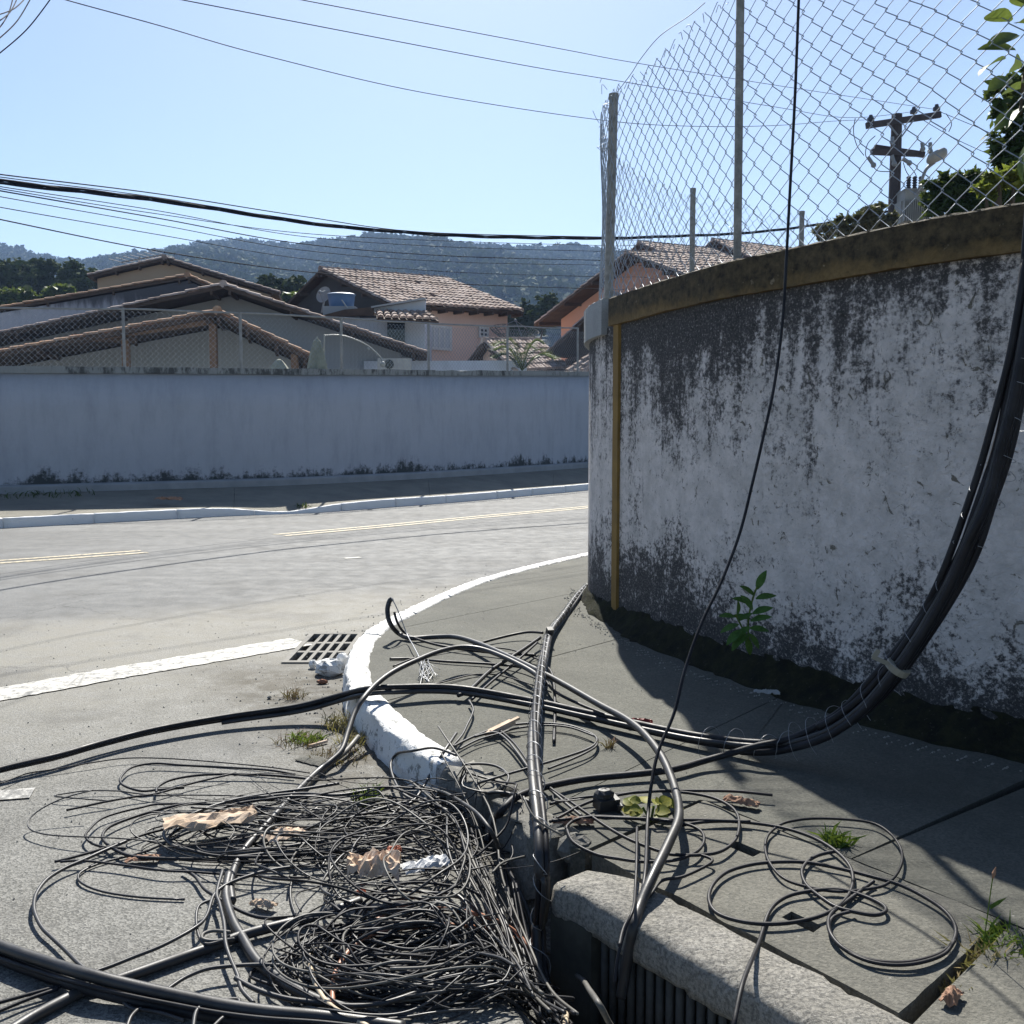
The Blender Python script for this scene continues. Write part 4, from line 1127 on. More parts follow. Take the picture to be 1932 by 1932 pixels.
for z, r_ in ((-.4, .24), (0, .2), (.1, .14), (.2, .06), (.23, .01)):
    for i in range(sg): fn.v.append((f0.x + r_ * (1 + .15 * (i % 2)) * math.cos(2 * math.pi * i / sg), f0.y + r_ * (1 + .15 * (i % 2)) * math.sin(2 * math.pi * i / sg), f0.z + z))
fn.f = [(j * sg + i, j * sg + (i + 1) % sg, (j + 1) * sg + (i + 1) % sg, (j + 1) * sg + i) for j in range(4) for i in range(sg)]
tag(fn.build('folded_parasol', M_CLOTH), 'pale cloth tip of a folded parasol just above the wall', 'parasol')
ac = thing('air_conditioner', 'white air conditioner unit under the grey house eave', 'air conditioner', A(750, 700, 31.0))
c = A(745, 688, 30.9)
MB().box(c, (1.0, .32, .36)).build('case', M_WHITEP, ac); MB().tube([c + Vector((-.15, -.165, 0)), c + Vector((-.15, -.185, 0))], .14, 16).build('fan_grille', M_PANE, ac)
k = MB(); k.box(A(840, 690, 33) + Vector((0, 0, -.6)), (5.2, .25, 1.5), -.06); 
tag(k.build('low_wall', M_BLUEW), 'low pale blue garden wall below the pink house', 'wall')
# ---------------------------------------------------------------- foliage helpers
def leaf_mat(name, a, b, tr=.3, rough=.55, sc_=.8):
    k = NT(name, rough, 0, .12)
    c = k.mix(k.ramp(k.noise(sc_, 4, .6), [(.35, 0.0), (.65, 1.0)]), a, b)
    c = k.mix(k.ramp(k.noise(sc_ * 9, 2, .5), [(.4, 0.0), (.7, .5)]), c, tuple(min(1, v * 1.6) for v in b))
    k.color(c)
    t = k.n('ShaderNodeBsdfTranslucent'); mx = k.n('ShaderNodeMixShader'); mx.inputs[0].default_value = tr
    k.l(k.mix(.5, c, (.16, .20, .02)), t.inputs[0]); out = k.t.nodes['Material Output']
    k.l(k.b.outputs[0], mx.inputs[1]); k.l(t.outputs[0], mx.inputs[2]); k.l(mx.outputs[0], out.inputs[0]); return k.m
def np_mesh(name, V, F, mat, smooth=False):
    me = bpy.data.meshes.new(name); n = len(F); w_ = F.shape[1]
    me.vertices.add(len(V)); me.vertices.foreach_set('co', V.astype(np.float32).ravel())
    me.loops.add(n * w_); me.loops.foreach_set('vertex_index', F.astype(np.int32).ravel())
    me.polygons.add(n); me.polygons.foreach_set('loop_start', np.arange(0, n * w_, w_, dtype=np.int32))
    if smooth: me.polygons.foreach_set('use_smooth', np.ones(n, bool))
    me.materials.append(mat); me.update(calc_edges=True); return me
def leaf_cloud(P, size, asp=.45, flat=.5):
    """one bent leaf (two quads) per point"""
    n = len(P); d = rng.normal(size=(n, 3)); d[:, 2] = d[:, 2] * flat; d /= np.linalg.norm(d, axis=1)[:, None]
    q = rng.normal(size=(n, 3)); s = np.cross(d, q); s /= np.linalg.norm(s, axis=1)[:, None]; nn = np.cross(s, d)
    L = size * rng.uniform(.6, 1.3, n)[:, None]; W = L * asp
    v = np.stack([P - d * L * .5, P + s * W * .5 + nn * L * .06, P + d * L * .5 - nn * L * .1, P - s * W * .5 + nn * L * .06], 1).reshape(-1, 3)
    return v, np.arange(4 * n).reshape(-1, 4)
def crown_points(blobs, n):
    """points crowded towards the outside of a set of lobes"""
    w_ = np.array([b[1][0] * b[1][1] * b[1][2] for b in blobs]) ** .67; w_ /= w_.sum()
    out = []
    for (c, r_), f in zip(blobs, w_):
        m_ = max(20, int(n * f)); k_ = max(6, m_ // 22)
        u = rng.normal(size=(k_, 3)); u /= np.linalg.norm(u, axis=1)[:, None]; u *= rng.uniform(.45, 1.0, (k_, 1))
        ci = rng.integers(0, k_, m_); p = u[ci] + rng.normal(size=(m_, 3)) * .13
        out.append(np.array(c) + p * np.array(r_))
    return np.concatenate(out)
def tree(name, label, base, blobs, n, size, mat, trunk_r, cat='tree', group=None, asp=.45, limbs=True):
    t = thing(name, label, cat, base, group)
    P = crown_points(blobs, n); V, F = leaf_cloud(P, size, asp)
    link_mesh('crown', np_mesh('crown', V, F, mat), mat, t)
    k = MB(); b = Vector(base)
    top = Vector(np.mean([c for c, _ in blobs], 0)); mid = b.lerp(top, .45) + Vector((.1, .1, 0))
    k.tube(spline([b, mid, top], 5), np.linspace(trunk_r, trunk_r * .35, 11), 7)
    if limbs:
        for c, r_ in blobs: k.tube(spline([mid, mid.lerp(Vector(c), .6) + Vector((0, 0, .1)), Vector(c)], 4), np.linspace(trunk_r * .55, trunk_r * .12, 9), 5)
    k.build('trunk', M_BARK, t); return t
M_BARK = simple('bark', (.06, .045, .03), (.11, .085, .06), 6, .9, 30, .5)
M_LEAFD = leaf_mat('dark leaves', (.022, .040, .014), (.045, .075, .022), .25, .5)
M_LEAFM = leaf_mat('mid leaves', (.035, .060, .020), (.075, .11, .030), .3, .5)
M_LEAFY = leaf_mat('yellow green leaves', (.10, .14, .03), (.20, .22, .045), .4, .5)
M_LEAFDRY = leaf_mat('dull shrub leaves', (.075, .08, .045), (.14, .13, .085), .2, .6)
M_FOREST = leaf_mat('forest leaves', (.022, .038, .018), (.046, .066, .028), .05, .95, .03)

# ---------------------------------------------------------------- forested hills
ridge_px = [(-900, 520), (-600, 470), (-300, 430), (-150, 440), (0, 461), (40, 470), (74, 480), (118, 489), (165, 497), (207, 490), (295, 481), (354, 466), (413, 456), (470, 456), (517, 460), (570, 464), (615, 457), (683, 456), (727, 448), (777, 455), (821, 452), (866, 461), (984, 467), (1072, 464), (1125, 472), (1300, 490), (1500, 520), (1800, 560), (2300, 590), (2800, 600)]
rx = [(x - 966) / 1932 for x, _ in ridge_px]; rz = [(808 - y - 5) / 1932 for _, y in ridge_px]
RD = 820.0
def ridge_tan(a): return float(np.interp(a, rx, rz)) - .0030
def hill_z(a, f):
    """f 0 at the foot, 1 on the ridge, beyond 1 falls away"""
    t = ridge_tan(a) * RD
    s = f ** .8 if f <= 1 else 1 - (f - 1) * .7
    s += .05 * math.sin(a * 23 + f * 5) * min(1, f) * max(0, 1 - f) * 3
    return t * s
na, nf = 150, 34
fs = list(np.linspace(0, 1, 26)) + list(np.linspace(1.06, 1.5, 8)); aa = np.linspace(-.95, .95, na)
vs = [(a * (250 + 570 * f), 250 + 570 * f, hill_z(a, f) - 1.5) for f in fs for a in aa]
k = MB(); k.add(vs, [(j * na + i, j * na + i + 1, (j + 1) * na + i + 1, (j + 1) * na + i) for j in range(nf - 1) for i in range(na - 1)])
k.build('hills', simple('forest floor', (.02, .03, .015), (.035, .045, .02), .05, .95, 1, .2), kind='structure', smooth=True)
# the crowns that cover them: lumpy little canopies, each its own shape, read together as one wood
P, Lf, cnt = [], [], 0
for _ in range(40000):
    a = rng.uniform(-.95, .42); f = rng.uniform(.02, 1.01) ** .75
    D = 250 + 570 * f; z = hill_z(a, f)
    if ((z - EYE) / D < .085 and a > -.5) or cnt > 9200: continue
    cnt += 1; s_ = rng.uniform(2.6, 5.6) * (1.5 if a < -.55 else 1) * (1.3 if rng.random() < .08 else 1); m_ = int(46 if a > -.55 and a < .2 else 20)
    u = rng.normal(size=(m_, 3)); u /= np.linalg.norm(u, axis=1)[:, None]; u[:, 2] = np.abs(u[:, 2]) * 1.1 - .2
    lob = 1 + .25 * np.sin(u @ rng.normal(size=3) * 4 + rng.uniform(0, 6))
    P.append(np.array([a * D, D, z + s_ * .3]) + u * (s_ * rng.uniform(.8, 1.05, m_) * lob)[:, None] * np.array([1, 1, .8])); Lf.append(np.full(m_, s_ * .62))
P = np.concatenate(P); Lf = np.concatenate(Lf)
V, F = leaf_cloud(P, Lf[:, None] if False else 1.0, .7); V = (V.reshape(-1, 4, 3) - P[:, None]) * Lf[:, None, None] + P[:, None]
k = link_mesh('hill_forest', np_mesh('hill_forest', V.reshape(-1, 3), F, M_FOREST), M_FOREST)
k['kind'] = 'stuff'; k['label'] = 'hazy forest covering the hills behind the houses'
# loose leaves over the crowns that break up the skyline
P = []
for _ in range(9000):
    a = rng.uniform(-.55, .2); D = RD * rng.uniform(.985, 1.0); f = (D - 250) / 570
    P.append((a * D, D, hill_z(a, f) + rng.uniform(0, 6.5) * (.6 + .4 * math.sin(a * 190) * math.sin(a * 77))))
V, F = leaf_cloud(np.array(P), 1.3, .7)
k = link_mesh('ridge_foliage', np_mesh('ridge_foliage', V, F, M_FOREST), M_FOREST); k['kind'] = 'stuff'

# nearer trees at the left, behind and between the houses
def blobs_from(px_list, Y, depth=.8):
    out = []
    for x, y, rx_, rz_ in px_list:
        c = A(x, y, Y); s_ = Y / 1932; out.append(((c.x, c.y + random.uniform(-.4, .4) * rx_ * s_, c.z), (rx_ * s_, rx_ * s_ * depth, rz_ * s_)))
    return out
left_trees = [
    (-70, 95, [(-90, 520, 70, 45), (-40, 540, 55, 45)], 'leafy tree at the far left edge of the wood'),
    (18, 90, [(0, 512, 42, 28), (40, 520, 36, 30), (15, 550, 50, 34)], 'bushy dark tree left of the lilac house, at the picture edge'),
    (85, 92, [(70, 512, 30, 22), (104, 518, 30, 24), (88, 545, 40, 32)], 'round crowned tree in the middle of the left wood'),
    (150, 88, [(140, 518, 26, 22), (168, 535, 28, 26), (140, 552, 34, 28)], 'dark tree touching the left eave of the tan house'),
    (60, 70, [(30, 565, 34, 22), (78, 570, 30, 18), (118, 560, 30, 20)], 'low pale green tree over the lilac roof at left'),
    (525, 74, [(500, 545, 34, 26), (545, 548, 36, 28), (575, 565, 34, 30)], 'mid green tree between tan house and pink house'),
    (570, 66, [(560, 575, 34, 24), (592, 570, 24, 24)], 'small bright tree behind the small grey dish'),
    (1005, 80, [(985, 600, 36, 34), (1030, 590, 34, 34), (960, 620, 30, 30)], 'dark tree filling the gap right of the pink house'),
]
for px, Y, bl, lab in left_trees:
    b = A(px, 800, Y); tree('tree', lab, (b.x, b.y, -.4), blobs_from(bl, Y), 2600, .5, M_LEAFM if 'bright' in lab or 'pale' in lab else M_FOREST, .25, group='trees among the houses', asp=.6)

# shrubs rising behind the near wall on the right
def shrub(label, px_list, Y, n, size, mat, bx, nm='shrub', asp=.42):
    b = A(bx, 640, Y); return tree(nm, label, (b.x, b.y, -.3), blobs_from(px_list, Y), n, size, mat, .09, cat='shrub', asp=asp)
shrub('low dull shrub above the wall left of the transformer pole', [(1560, 438, 22, 12), (1600, 424, 30, 20), (1650, 410, 34, 26), (1672, 428, 26, 26), (1620, 445, 40, 22)], 17, 2600, .16, M_LEAFDRY, 1640)
shrub('rounded dark hedge right of the transformer', [(1772, 362, 30, 30), (1812, 348, 36, 26), (1850, 352, 36, 30), (1790, 395, 46, 34), (1860, 400, 44, 32)], 15, 4200, .15, M_LEAFD, 1810)
shrub('tall leafy shrub at the right edge behind the fence', [(1905, 190, 38, 44), (1915, 250, 46, 50), (1900, 310, 44, 44), (1940, 170, 34, 44), (1925, 360, 56, 44), (1990, 260, 80, 130)], 10.5, 4600, .12, M_LEAFD, 1940)
shrub('sunlit yellow green bush low against the coping at right', [(1880, 345, 34, 18), (1910, 330, 26, 22), (1858, 362, 24, 14)], 9.8, 900, .11, M_LEAFY, 1890)
# palm fronds over the wall
pm = thing('palm', 'young green palm behind the wall under the pink house', 'palm', A(985, 705, 32) * 1)
b = A(985, 700, 32); k = MB()
for i in range(13):
    an_ = i / 13 * 6.28 + .3; L = random.uniform(.9, 1.35); d = Vector((math.cos(an_), math.sin(an_), 0))
    rach = spline([b, b + d * L * .3 + Vector((0, 0, .38 + (i % 3) * .15)), b + d * L * .6 + Vector((0, 0, .5 + (i % 3) * .2)), b + d * L * .9 + Vector((0, 0, .38 + (i % 3) * .2))], 5)
    w_ = MB(); w_.tube(rach, .012, 4); s_ = Vector((-d.y, d.x, 0))
    for j in range(2, len(rach)):
        for sg in (-1, 1):
          for hh in (0, .5):
            p = rach[j].lerp(rach[max(j - 1, 0)], hh); q = p + (s_ * sg * .7 + d * .5).normalized() * .30 + Vector((0, 0, .06))
            w_.add([p - d * .025, q, p + d * .04], [(0, 1, 2)])
    w_.build('frond', M_LEAFM, pm)
MB().tube([(b.x, b.y, -.3), b], .09, 8).build('trunk', M_BARK, pm)

# big leaved branch at the upper right corner, in front of the shrub
def big_leaf_mesh(L, W, name='leaf', fold=.25, droop=.25):
    k = MB(); n = 7
    for i in range(n):
        t = i / (n - 1); w_ = W * .5 * math.sin(math.pi * min(.98, t * .94 + .04)) ** .8; z = -droop * L * t * t
        k.v += [(-w_, t * L, z + fold * w_), (0, t * L, z), (w_, t * L, z + fold * w_)]
    k.f = [f for i in range(n - 1) for f in ((3 * i, 3 * i + 1, 3 * i + 4, 3 * i + 3), (3 * i + 1, 3 * i + 2, 3 * i + 5, 3 * i + 4))]
    return k.mesh(name, True)
M_BIGLEAF = leaf_mat('waxy leaf', (.045, .075, .022), (.085, .125, .045), .38, .5, 6)
br = thing('branch', 'branch of big waxy leaves hanging in at the top right corner', 'branch', A(1960, 90, 4.9))
stem = [A(2010, -60, 4.9), A(1965, 40, 4.9), A(1935, 130, 4.85), A(1925, 215, 4.8)]
MB().tube(spline(stem, 6), .008, 6).build('stem', M_BARK, br)
lm = big_leaf_mesh(.20, .078); lm.materials.append(M_BIGLEAF)
leafs = [(1893, 35, -80, .2), (1905, 62, -60, -.3), (1928, 40, -20, .1), (1880, 108, -95, .1), (1912, 120, -100, .5), (1890, 145, -85, -.3), (1918, 160, -70, .2), (1905, 205, -120, -.2), (1930, 190, -140, .1), (1922, 265, -165, .1), (1938, 90, 40, .3), (1915, 8, -50, .2), (1945, 215, -100, .2), (1940, 20, 20, -.2), (1932, 140, -50, .5), (1900, 90, -110, -.4)]
for x, y, an_, tw in leafs:
    o = bpy.data.objects.new('leaf', lm); C.objects.link(o); o.parent = br
    tip = A(x - 14, y, 4.75); rt_ = Vector(stem[1]).lerp(Vector(stem[3]), min(1, max(0, (y - 10) / 220)))
    d = (tip - rt_); d = d.normalized() if d.length > .02 else Vector((-1, 0, 0))
    d = (d + Vector((0, random.uniform(-.5, .3), random.uniform(-.25, .25)))).normalized()
    s_ = d.cross(Vector((0, 0, 1))).normalized(); nn = s_.cross(d); m3 = Matrix((s_, d, nn)).transposed() @ Matrix.Rotation(tw * 2.2, 3, 'Y')
    M4 = m3.to_4x4() * 1.0; sc_l = random.uniform(.85, 1.2); M4 = M4 @ Matrix.Scale(sc_l, 4); M4.translation = A(x + 16, y + 4, 4.82 + random.uniform(-.08, .08)) - Vector(br.location)
    o.matrix_basis = M4
MB().beam(A(1930, -5, 4.9), A(1912, 5, 4.85), .01, .01)

# ---------------------------------------------------------------- utility pole with transformer and street lamp
PY = 30.0
def q(cx, cy, Y=PY): return A(1457.9 + cx * .2625, cy * .2625, Y)
pole = thing('utility_pole', 'timber utility pole with two sets of crossarms seen through the fence', 'utility pole', A(1685, 600, PY))
M_POLE = simple('weathered pole', (.045, .036, .036), (.08, .066, .064), 3, .85, 20, .4)
M_PORC = simple('dark porcelain', (.03, .03, .04), (.06, .055, .06), 3, .3, 0, 0)
M_TRAFO = simple('grey transformer paint', (.34, .33, .30), (.26, .25, .225), 3, .6, 14, .1)
pt, pb = q(893, 822), q(868, 1640); d = (pt - pb).normalized(); pb2 = pb - d * 7
MB().tube([pb2, pb, pt], [.19, .17, .145], 10).build('pole_shaft', M_POLE, pole)
f_ = Vector((0, -.19, 0))
MB().beam(q(655, 918) + f_, q(1187, 838) + f_, .12, .16).build('crossarm', M_POLE, pole)
MB().beam(q(750, 1045) + Vector((0, .22, 0)), q(1112, 1098) + Vector((0, .22, 0)), .12, .15).build('crossarm', M_POLE, pole)
MB().beam(q(690, 1104) + f_, q(1012, 1118) + f_, .12, .15).build('crossarm', M_POLE, pole)
for a, b in (((800, 905), (880, 985)), ((985, 885), (905, 1000))): MB().beam(q(*a) + f_ * 1.4, q(*b) + f_, .04, .04).build('brace', M_METAL, pole)
for cx, cy in ((688, 868), (995, 812), (1158, 792)):
    k = MB(); c = q(cx, cy) + f_; k.tube([c - Vector((0, 0, .22)), c - Vector((0, 0, .08)), c - Vector((0, 0, .07)), c + Vector((0, 0, .02)), c + Vector((0, 0, .03)), c + Vector((0, 0, .1))], [.02, .02, .1, .1, .06, .05], 9); k.build('insulator', M_PORC, pole)
for a, b in (((658, 1145), (700, 1205)), ((830, 1135), (848, 1195)), ((905, 1160), (955, 1190)), ((1103, 1045), (1103, 1105)), ((833, 1005), (833, 1040)), ((1045, 1045), (1050, 1090))):
    k = MB(); k.tube([q(*a) + f_ * 1.5, q(*b) + f_ * 1.5], .055, 8); c = q(*b) + f_ * 1.5; k.ball(c, .08, 7, 5); k.build('fuse_cutout', M_METAL, pole)
k = MB()
for pts in ([(577, 865), (565, 960), (590, 1060), (640, 1130)], [(720, 990), (670, 1040), (650, 1110), (660, 1150)], [(700, 1200), (740, 1240), (830, 1245)], [(1120, 1005), (1070, 1060), (1010, 1130)], [(965, 1280), (940, 1240), (920, 1180)], [(1018, 1290), (1000, 1250), (960, 1200)], [(1225, 830), (1265, 900), (1245, 960)]):
    k.tube(spline([q(*p) + f_ for p in pts], 5), .012, 4)
k.build('jumper_wires', M_PORC, pole, kind='stuff')
tf = thing('transformer', 'grey finned transformer hanging on the utility pole', 'transformer', q(985, 1590))
c0, c1 = q(898, 1600, PY - .5), q(1090, 1382, PY - .5); cx = (c0 + c1) / 2; wd = c1.x - c0.x; hg = c1.z - c0.z
MB().box((cx.x, PY - .5, c1.z - hg * .16), (wd * .80, .62, hg * .33)).build('tank', M_TRAFO, tf)
MB().box((cx.x - .02, PY - .5, c1.z - hg * .70), (wd * .98, .5, hg * .72)).build('lower_tank', M_TRAFO, tf)
MB().box((cx.x, PY - .5, c1.z + .015), (wd * .84, .68, .035)).build('lid', M_TRAFO, tf)
for i in range(13):
    MB().box((c0.x + wd * (.04 + i / 12.6), PY - .5 - .33, c1.z - hg * .70), (.022, .2, hg * .68)).build('fin', M_TRAFO, tf)
for cx_ in (975, 1018, 1062):
    k = MB(); b = q(cx_, 1378, PY - .5); zs_ = np.linspace(0, .42, 13); k.tube([b + Vector((0, 0, z)) for z in zs_], [.045 + .03 * (i % 2) for i in range(13)], 9); k.build('bushing', M_PORC, tf)
lampo = thing('street_lamp', 'street lamp on a curved arm beside the transformer', 'street lamp', q(905, 1500))
MB().tube(spline([q(912, 1480, PY - .1), q(1040, 1375, PY - .9), q(1072, 1290, PY - 1.1), q(1105, 1215, PY - 1.2), q(1165, 1165, PY - 1.3)], 6), .045, 8).build('arm', M_METAL, lampo, True)
k = MB(); a, b = q(1118, 1150, PY - 1.3), q(1240, 1095, PY - 1.5); d = (b - a).normalized(); s_ = Vector((0, -.5, .85)).normalized()
sdv = d.cross(Vector((0, 0, 1))).normalized()
ring = []
for t, hw, hh in ((-.1, .08, .06), (.05, .25, .13), (.5, .28, .16), (.95, .26, .14), (1.1, .18, .06)):
    p = a.lerp(b, t)
    for i in range(8):
        an_ = i / 8 * 6.28; k.v.append(tuple(p + sdv * hw * math.cos(an_) + Vector((0, 0, 1)) * hh * math.sin(an_)))
k.f = [(j * 8 + i, j * 8 + (i + 1) % 8, (j + 1) * 8 + (i + 1) % 8, (j + 1) * 8 + i) for j in range(4) for i in range(8)] + [tuple(range(8))[::-1], tuple(range(32, 40))]
k.build('lamp_head', M_TRAFO, lampo, True)

# ---------------------------------------------------------------- overhead wires
M_CABLE = None
def rubber(name, c, rough=.42, sp=.4):
    k = NT(name, rough, 0, sp); k.color(k.mix(k.ramp(k.noise(7, 4, .6), [(.3, 0.0), (.75, 1.0)]), c, tuple(v * 1.9 + .012 for v in c))); k.bump(k.noise(160, 3, .6), .15, .002)
    k.rough(k.ramp(k.noise(11, 4, .6), [(.3, rough - .06), (.7, rough + .16)])); return k.m
M_CABLE = rubber('black cable sheath', (.007, .007, .009), .46, .22)
M_CABLE2 = rubber('faded cable sheath', (.017, .017, .018), .42)
M_OVER = rubber('overhead wire', (.006, .007, .012), .8, .1)
def wire(label, pts, r, name='overhead_wire', n=10, group='overhead wires crossing the street', sides=5, mat=None):
    o = MB().tube(extend(spline(pts, n), 0 if 'leaving' in label else 14), r, sides).build(name, mat or M_OVER, smooth=True); return tag(o, label, 'wire', group)
wire('thin wire from the top edge to the pole, uppermost of the three long wires', [A(480, -18, 13), A(570, 0, 14), A(1062, 93, 19), A(1195, 118, 21), A(1458, 160, 25), A(1676, 193, 29), q(1158, 785)], .0065)
wire('thin wire from the top edge to the pole, middle of the three long wires', [A(270, -16, 12), A(345, 0, 13), A(960, 118, 18), A(1150, 150, 21), A(1458, 201, 25), A(1600, 222, 28), q(995, 805)], .0065)
wire('sagging wire from the top left to the pole, lowest of the three long wires', [A(60, -22, 11), A(125, 0, 12), A(300, 48, 13), A(500, 105, 15), A(800, 175, 18), A(1130, 226, 21), A(1300, 238, 23), A(1458, 237, 25), A(1580, 228, 28), q(688, 862)], .0065)
wire('wire leaving the pole towards the right edge', [q(1158, 785), A(1810, 226, 31), A(1870, 252, 32), A(1960, 300, 33)], .009)
wire('second thin wire leaving the pole towards the right edge', [q(995, 810), A(1790, 255, 31), A(1850, 284, 32), A(1960, 330, 33)], .009)
for lab, a, b in (('short wire across the top left corner, outermost', (-10, 108), (100, -8)), ('short wire across the top left corner, second from the edge', (-10, 80), (62, -10)), ('short wire in the top left corner, innermost', (-10, 45), (35, -8)), ('thin steep wire in the top left corner', (-8, 62), (28, -20)), ('faint flat wire in the top left corner', (-10, 30), (52, -8))):
    wire(lab, [A(*a, 9), A((a[0] + b[0]) / 2 + 6, (a[1] + b[1]) / 2 + 5, 9.5), A(*b, 10)], .0055)
ordn = ['uppermost', 'second', 'third', 'fourth', 'fifth', 'sixth', 'seventh', 'eighth', 'ninth', 'tenth', 'eleventh', 'twelfth', 'thirteenth']
set_ = [((-60, 318), (0, 329), (300, 366), (570, 408), (800, 438), (1130, 447)), ((-60, 324), (0, 334), (300, 373), (620, 424), (860, 444), (1130, 451)),
        ((-60, 340), (0, 352), (300, 398), (570, 446), (850, 466), (1125, 474)), ((-60, 348), (0, 360), (300, 412), (570, 460), (850, 483), (1125, 491)),
        ((-60, 358), (0, 371), (300, 424), (570, 472), (850, 494), (1125, 500)), ((-60, 366), (0, 380), (300, 432), (570, 479), (850, 502), (1125, 510)),
        ((-60, 378), (0, 391), (300, 443), (570, 488), (850, 513), (1125, 522)), ((-60, 388), (0, 402), (300, 458), (570, 501), (850, 524), (1125, 531)),
        ((-60, 400), (0, 414), (300, 474), (570, 512), (850, 535), (1125, 545)), ((-60, 344), (0, 356), (300, 404), (570, 440), (850, 455), (1125, 463))]
for i, s_ in enumerate(set_[:5] + set_[6:7] + set_[8:]):
    pts = [A(x, y, 12.5 + 12.5 * (x + 60) / 1190) for x, y in s_] + [A(1150, s_[-1][1] + 1.2, 25.4), A(1230, s_[-1][1] + 3, 27.5)]
    if i > 1: pts += [A(1290, s_[-1][1] + 24, 36)]
    wire('%s wire of the bundle at left above the houses' % ordn[i], pts, .0062 if i % 3 else .009, group='sagging wires above the houses')
cabp = [A(x, y, 11.5 + 12.5 * (x + 60) / 1190 if x < 1200 else 24 + (x - 1130) * .012) for x, y in ((-60, 332), (0, 343), (300, 378), (570, 419), (700, 433), (900, 446), (1130, 449.5), (1260, 446), (1400, 440), (1521, 427), (1620, 409), (1690, 396))]
bu = thing('overhead_cable', 'thick black overhead cable running along the wire bundle', 'cable', cabp[6])
sp_ = resample(extend(spline(cabp, 10), 14), .25)
for s_ in range(3):
    MB().tube([p + Vector((0, .022 * math.cos(i * .35 + s_ * 2.09), .022 * math.sin(i * .35 + s_ * 2.09))) for i, p in enumerate(sp_)], .017, 6).build('strand', M_OVER, bu, True)
# ---------------------------------------------------------------- cables on the ground
M_CREAM = rubber('dirty cream sheath', (.30, .25, .18), .55, .25)
M_COPPER = rubber('bared copper', (.22, .10, .06), .4, .5)
M_GREYC = rubber('grey dusty sheath', (.065, .062, .055), .5, .35)
M_STEEL = galv('steel binding wire', (.35, .36, .38), .4)
M_TIE = simple('pale plastic tie', (.30, .28, .22), (.22, .21, .17), 6, .5, 0, 0)
def cX(ox, oy, s): return lambda x, y: (ox + x * s, oy + y * s)
c2, c3, c5, c6, c7, c8 = cX(475.4, 1077.6, .2461), cX(887.4, 1077.6, .2625), cX(0, 1394.5, .2782), cX(443.7, 1394.5, .2782), cX(887.4, 1394.5, .2782), cX(1331.2, 1426.2, .311)
def P3(p):
    if p[0] == 'Y': return A(p[1], p[2], p[3])
    return G(*p)
def lay(pts_u, r, lift=.0, conv=None, wob=.004):
    """lay a traced line on whatever ground is below it: road, sunken gutter or pavement; it bridges the kerb step"""
    zs_, uv_ = [], []
    for p in pts_u:
        x, y = conv(p[0], p[1]) if conv else (p[0], p[1]); z = .03
        for _ in range(4):
            q_ = G(x, y, z + r + lift); h = hz(q_.x, q_.y); z = .5 * z + .5 * h if _ < 3 else h
        zs_.append(h + r + lift + random.uniform(0, wob)); uv_.append((x, y))
    sm = np.array(zs_)
    for _ in range(2):
        pd = np.pad(sm, 1, mode='edge'); sm = np.maximum(sm, .25 * pd[:-2] + .5 * sm + .25 * pd[2:])
    return [G(x, y, z) for (x, y), z in zip(uv_, sm)]
def smooth_z(sp, passes=2):
    zs_ = np.array([p.z for p in sp])
    for _ in range(passes):
        zz_ = zs_.copy(); zz_[1:-1] = np.maximum(zs_[1:-1], (zs_[:-2] + zs_[1:-1] + zs_[2:]) / 3); zs_ = zz_
    return [Vector((p.x, p.y, z)) for p, z in zip(sp, zs_)]
def cab(label, pts, r, mat=None, name='cable', group=None, n=8, sides=8, cat='cable', conv=None, lift=0.0, flat=False):
    P = lay(pts, r, lift, conv) if flat else [P3(p) for p in pts]
    sp = spline(P, n)
    if flat: sp = smooth_z(sp)
    o = MB().tube(sp, r, sides).build(name, mat or M_CABLE, smooth=True); return tag(o, label, cat, group)
def frames(sp):
    out = []
    for i in range(len(sp)):
        t = (sp[min(i + 1, len(sp) - 1)] - sp[max(i - 1, 0)]).normalized(); s_ = t.cross(Vector((0, 0, 1)))
        if s_.length < .05: s_ = t.cross(Vector((0, 1, 0)))
        s_.normalize(); out.append((t, s_, s_.cross(t)))
    return out
def bundle(name, label, pts, strands, twist=.9, cat='cable bundle', binding=0, n=10, sides=8, group=None, ext=0.0):
    sp = spline([P3(p) for p in pts], n); sp = extend(sp, ext); fr = frames(sp); d = arclen(sp)
    root = thing(name, label, cat, sp[len(sp) // 2], group)
    for a0, rad, r, t0, t1, mat in strands:
        i0, i1 = int(t0 * (len(sp) - 1)), int(t1 * (len(sp) - 1)) + 1; path = []
        for i in range(i0, min(i1, len(sp))):
            an_ = a0 + d[i] * twist; t, s_, u = fr[i]; q_ = rad * (1 + .15 * math.sin(d[i] * 3 + a0 * 2))
            path.append(sp[i] + s_ * (q_ * math.cos(an_)) + u * (q_ * math.sin(an_)))
        MB().tube(path, r, sides).build('cable', mat, root, True)
    if binding:
        R_ = max(s_[1] + s_[2] for s_ in strands) + .001; path = []
        fine = resample(sp, .012); ff = frames(fine); D = 0
        for i, p in enumerate(fine):
            t, s_, u = ff[i]; an_ = i * .012 / binding * 6.283; path.append(p + s_ * (R_ * math.cos(an_)) + u * (R_ * math.sin(an_)))
        MB().tube(path, .0016, 4).build('binding_wire', M_STEEL, root, True)
    return root, sp, fr
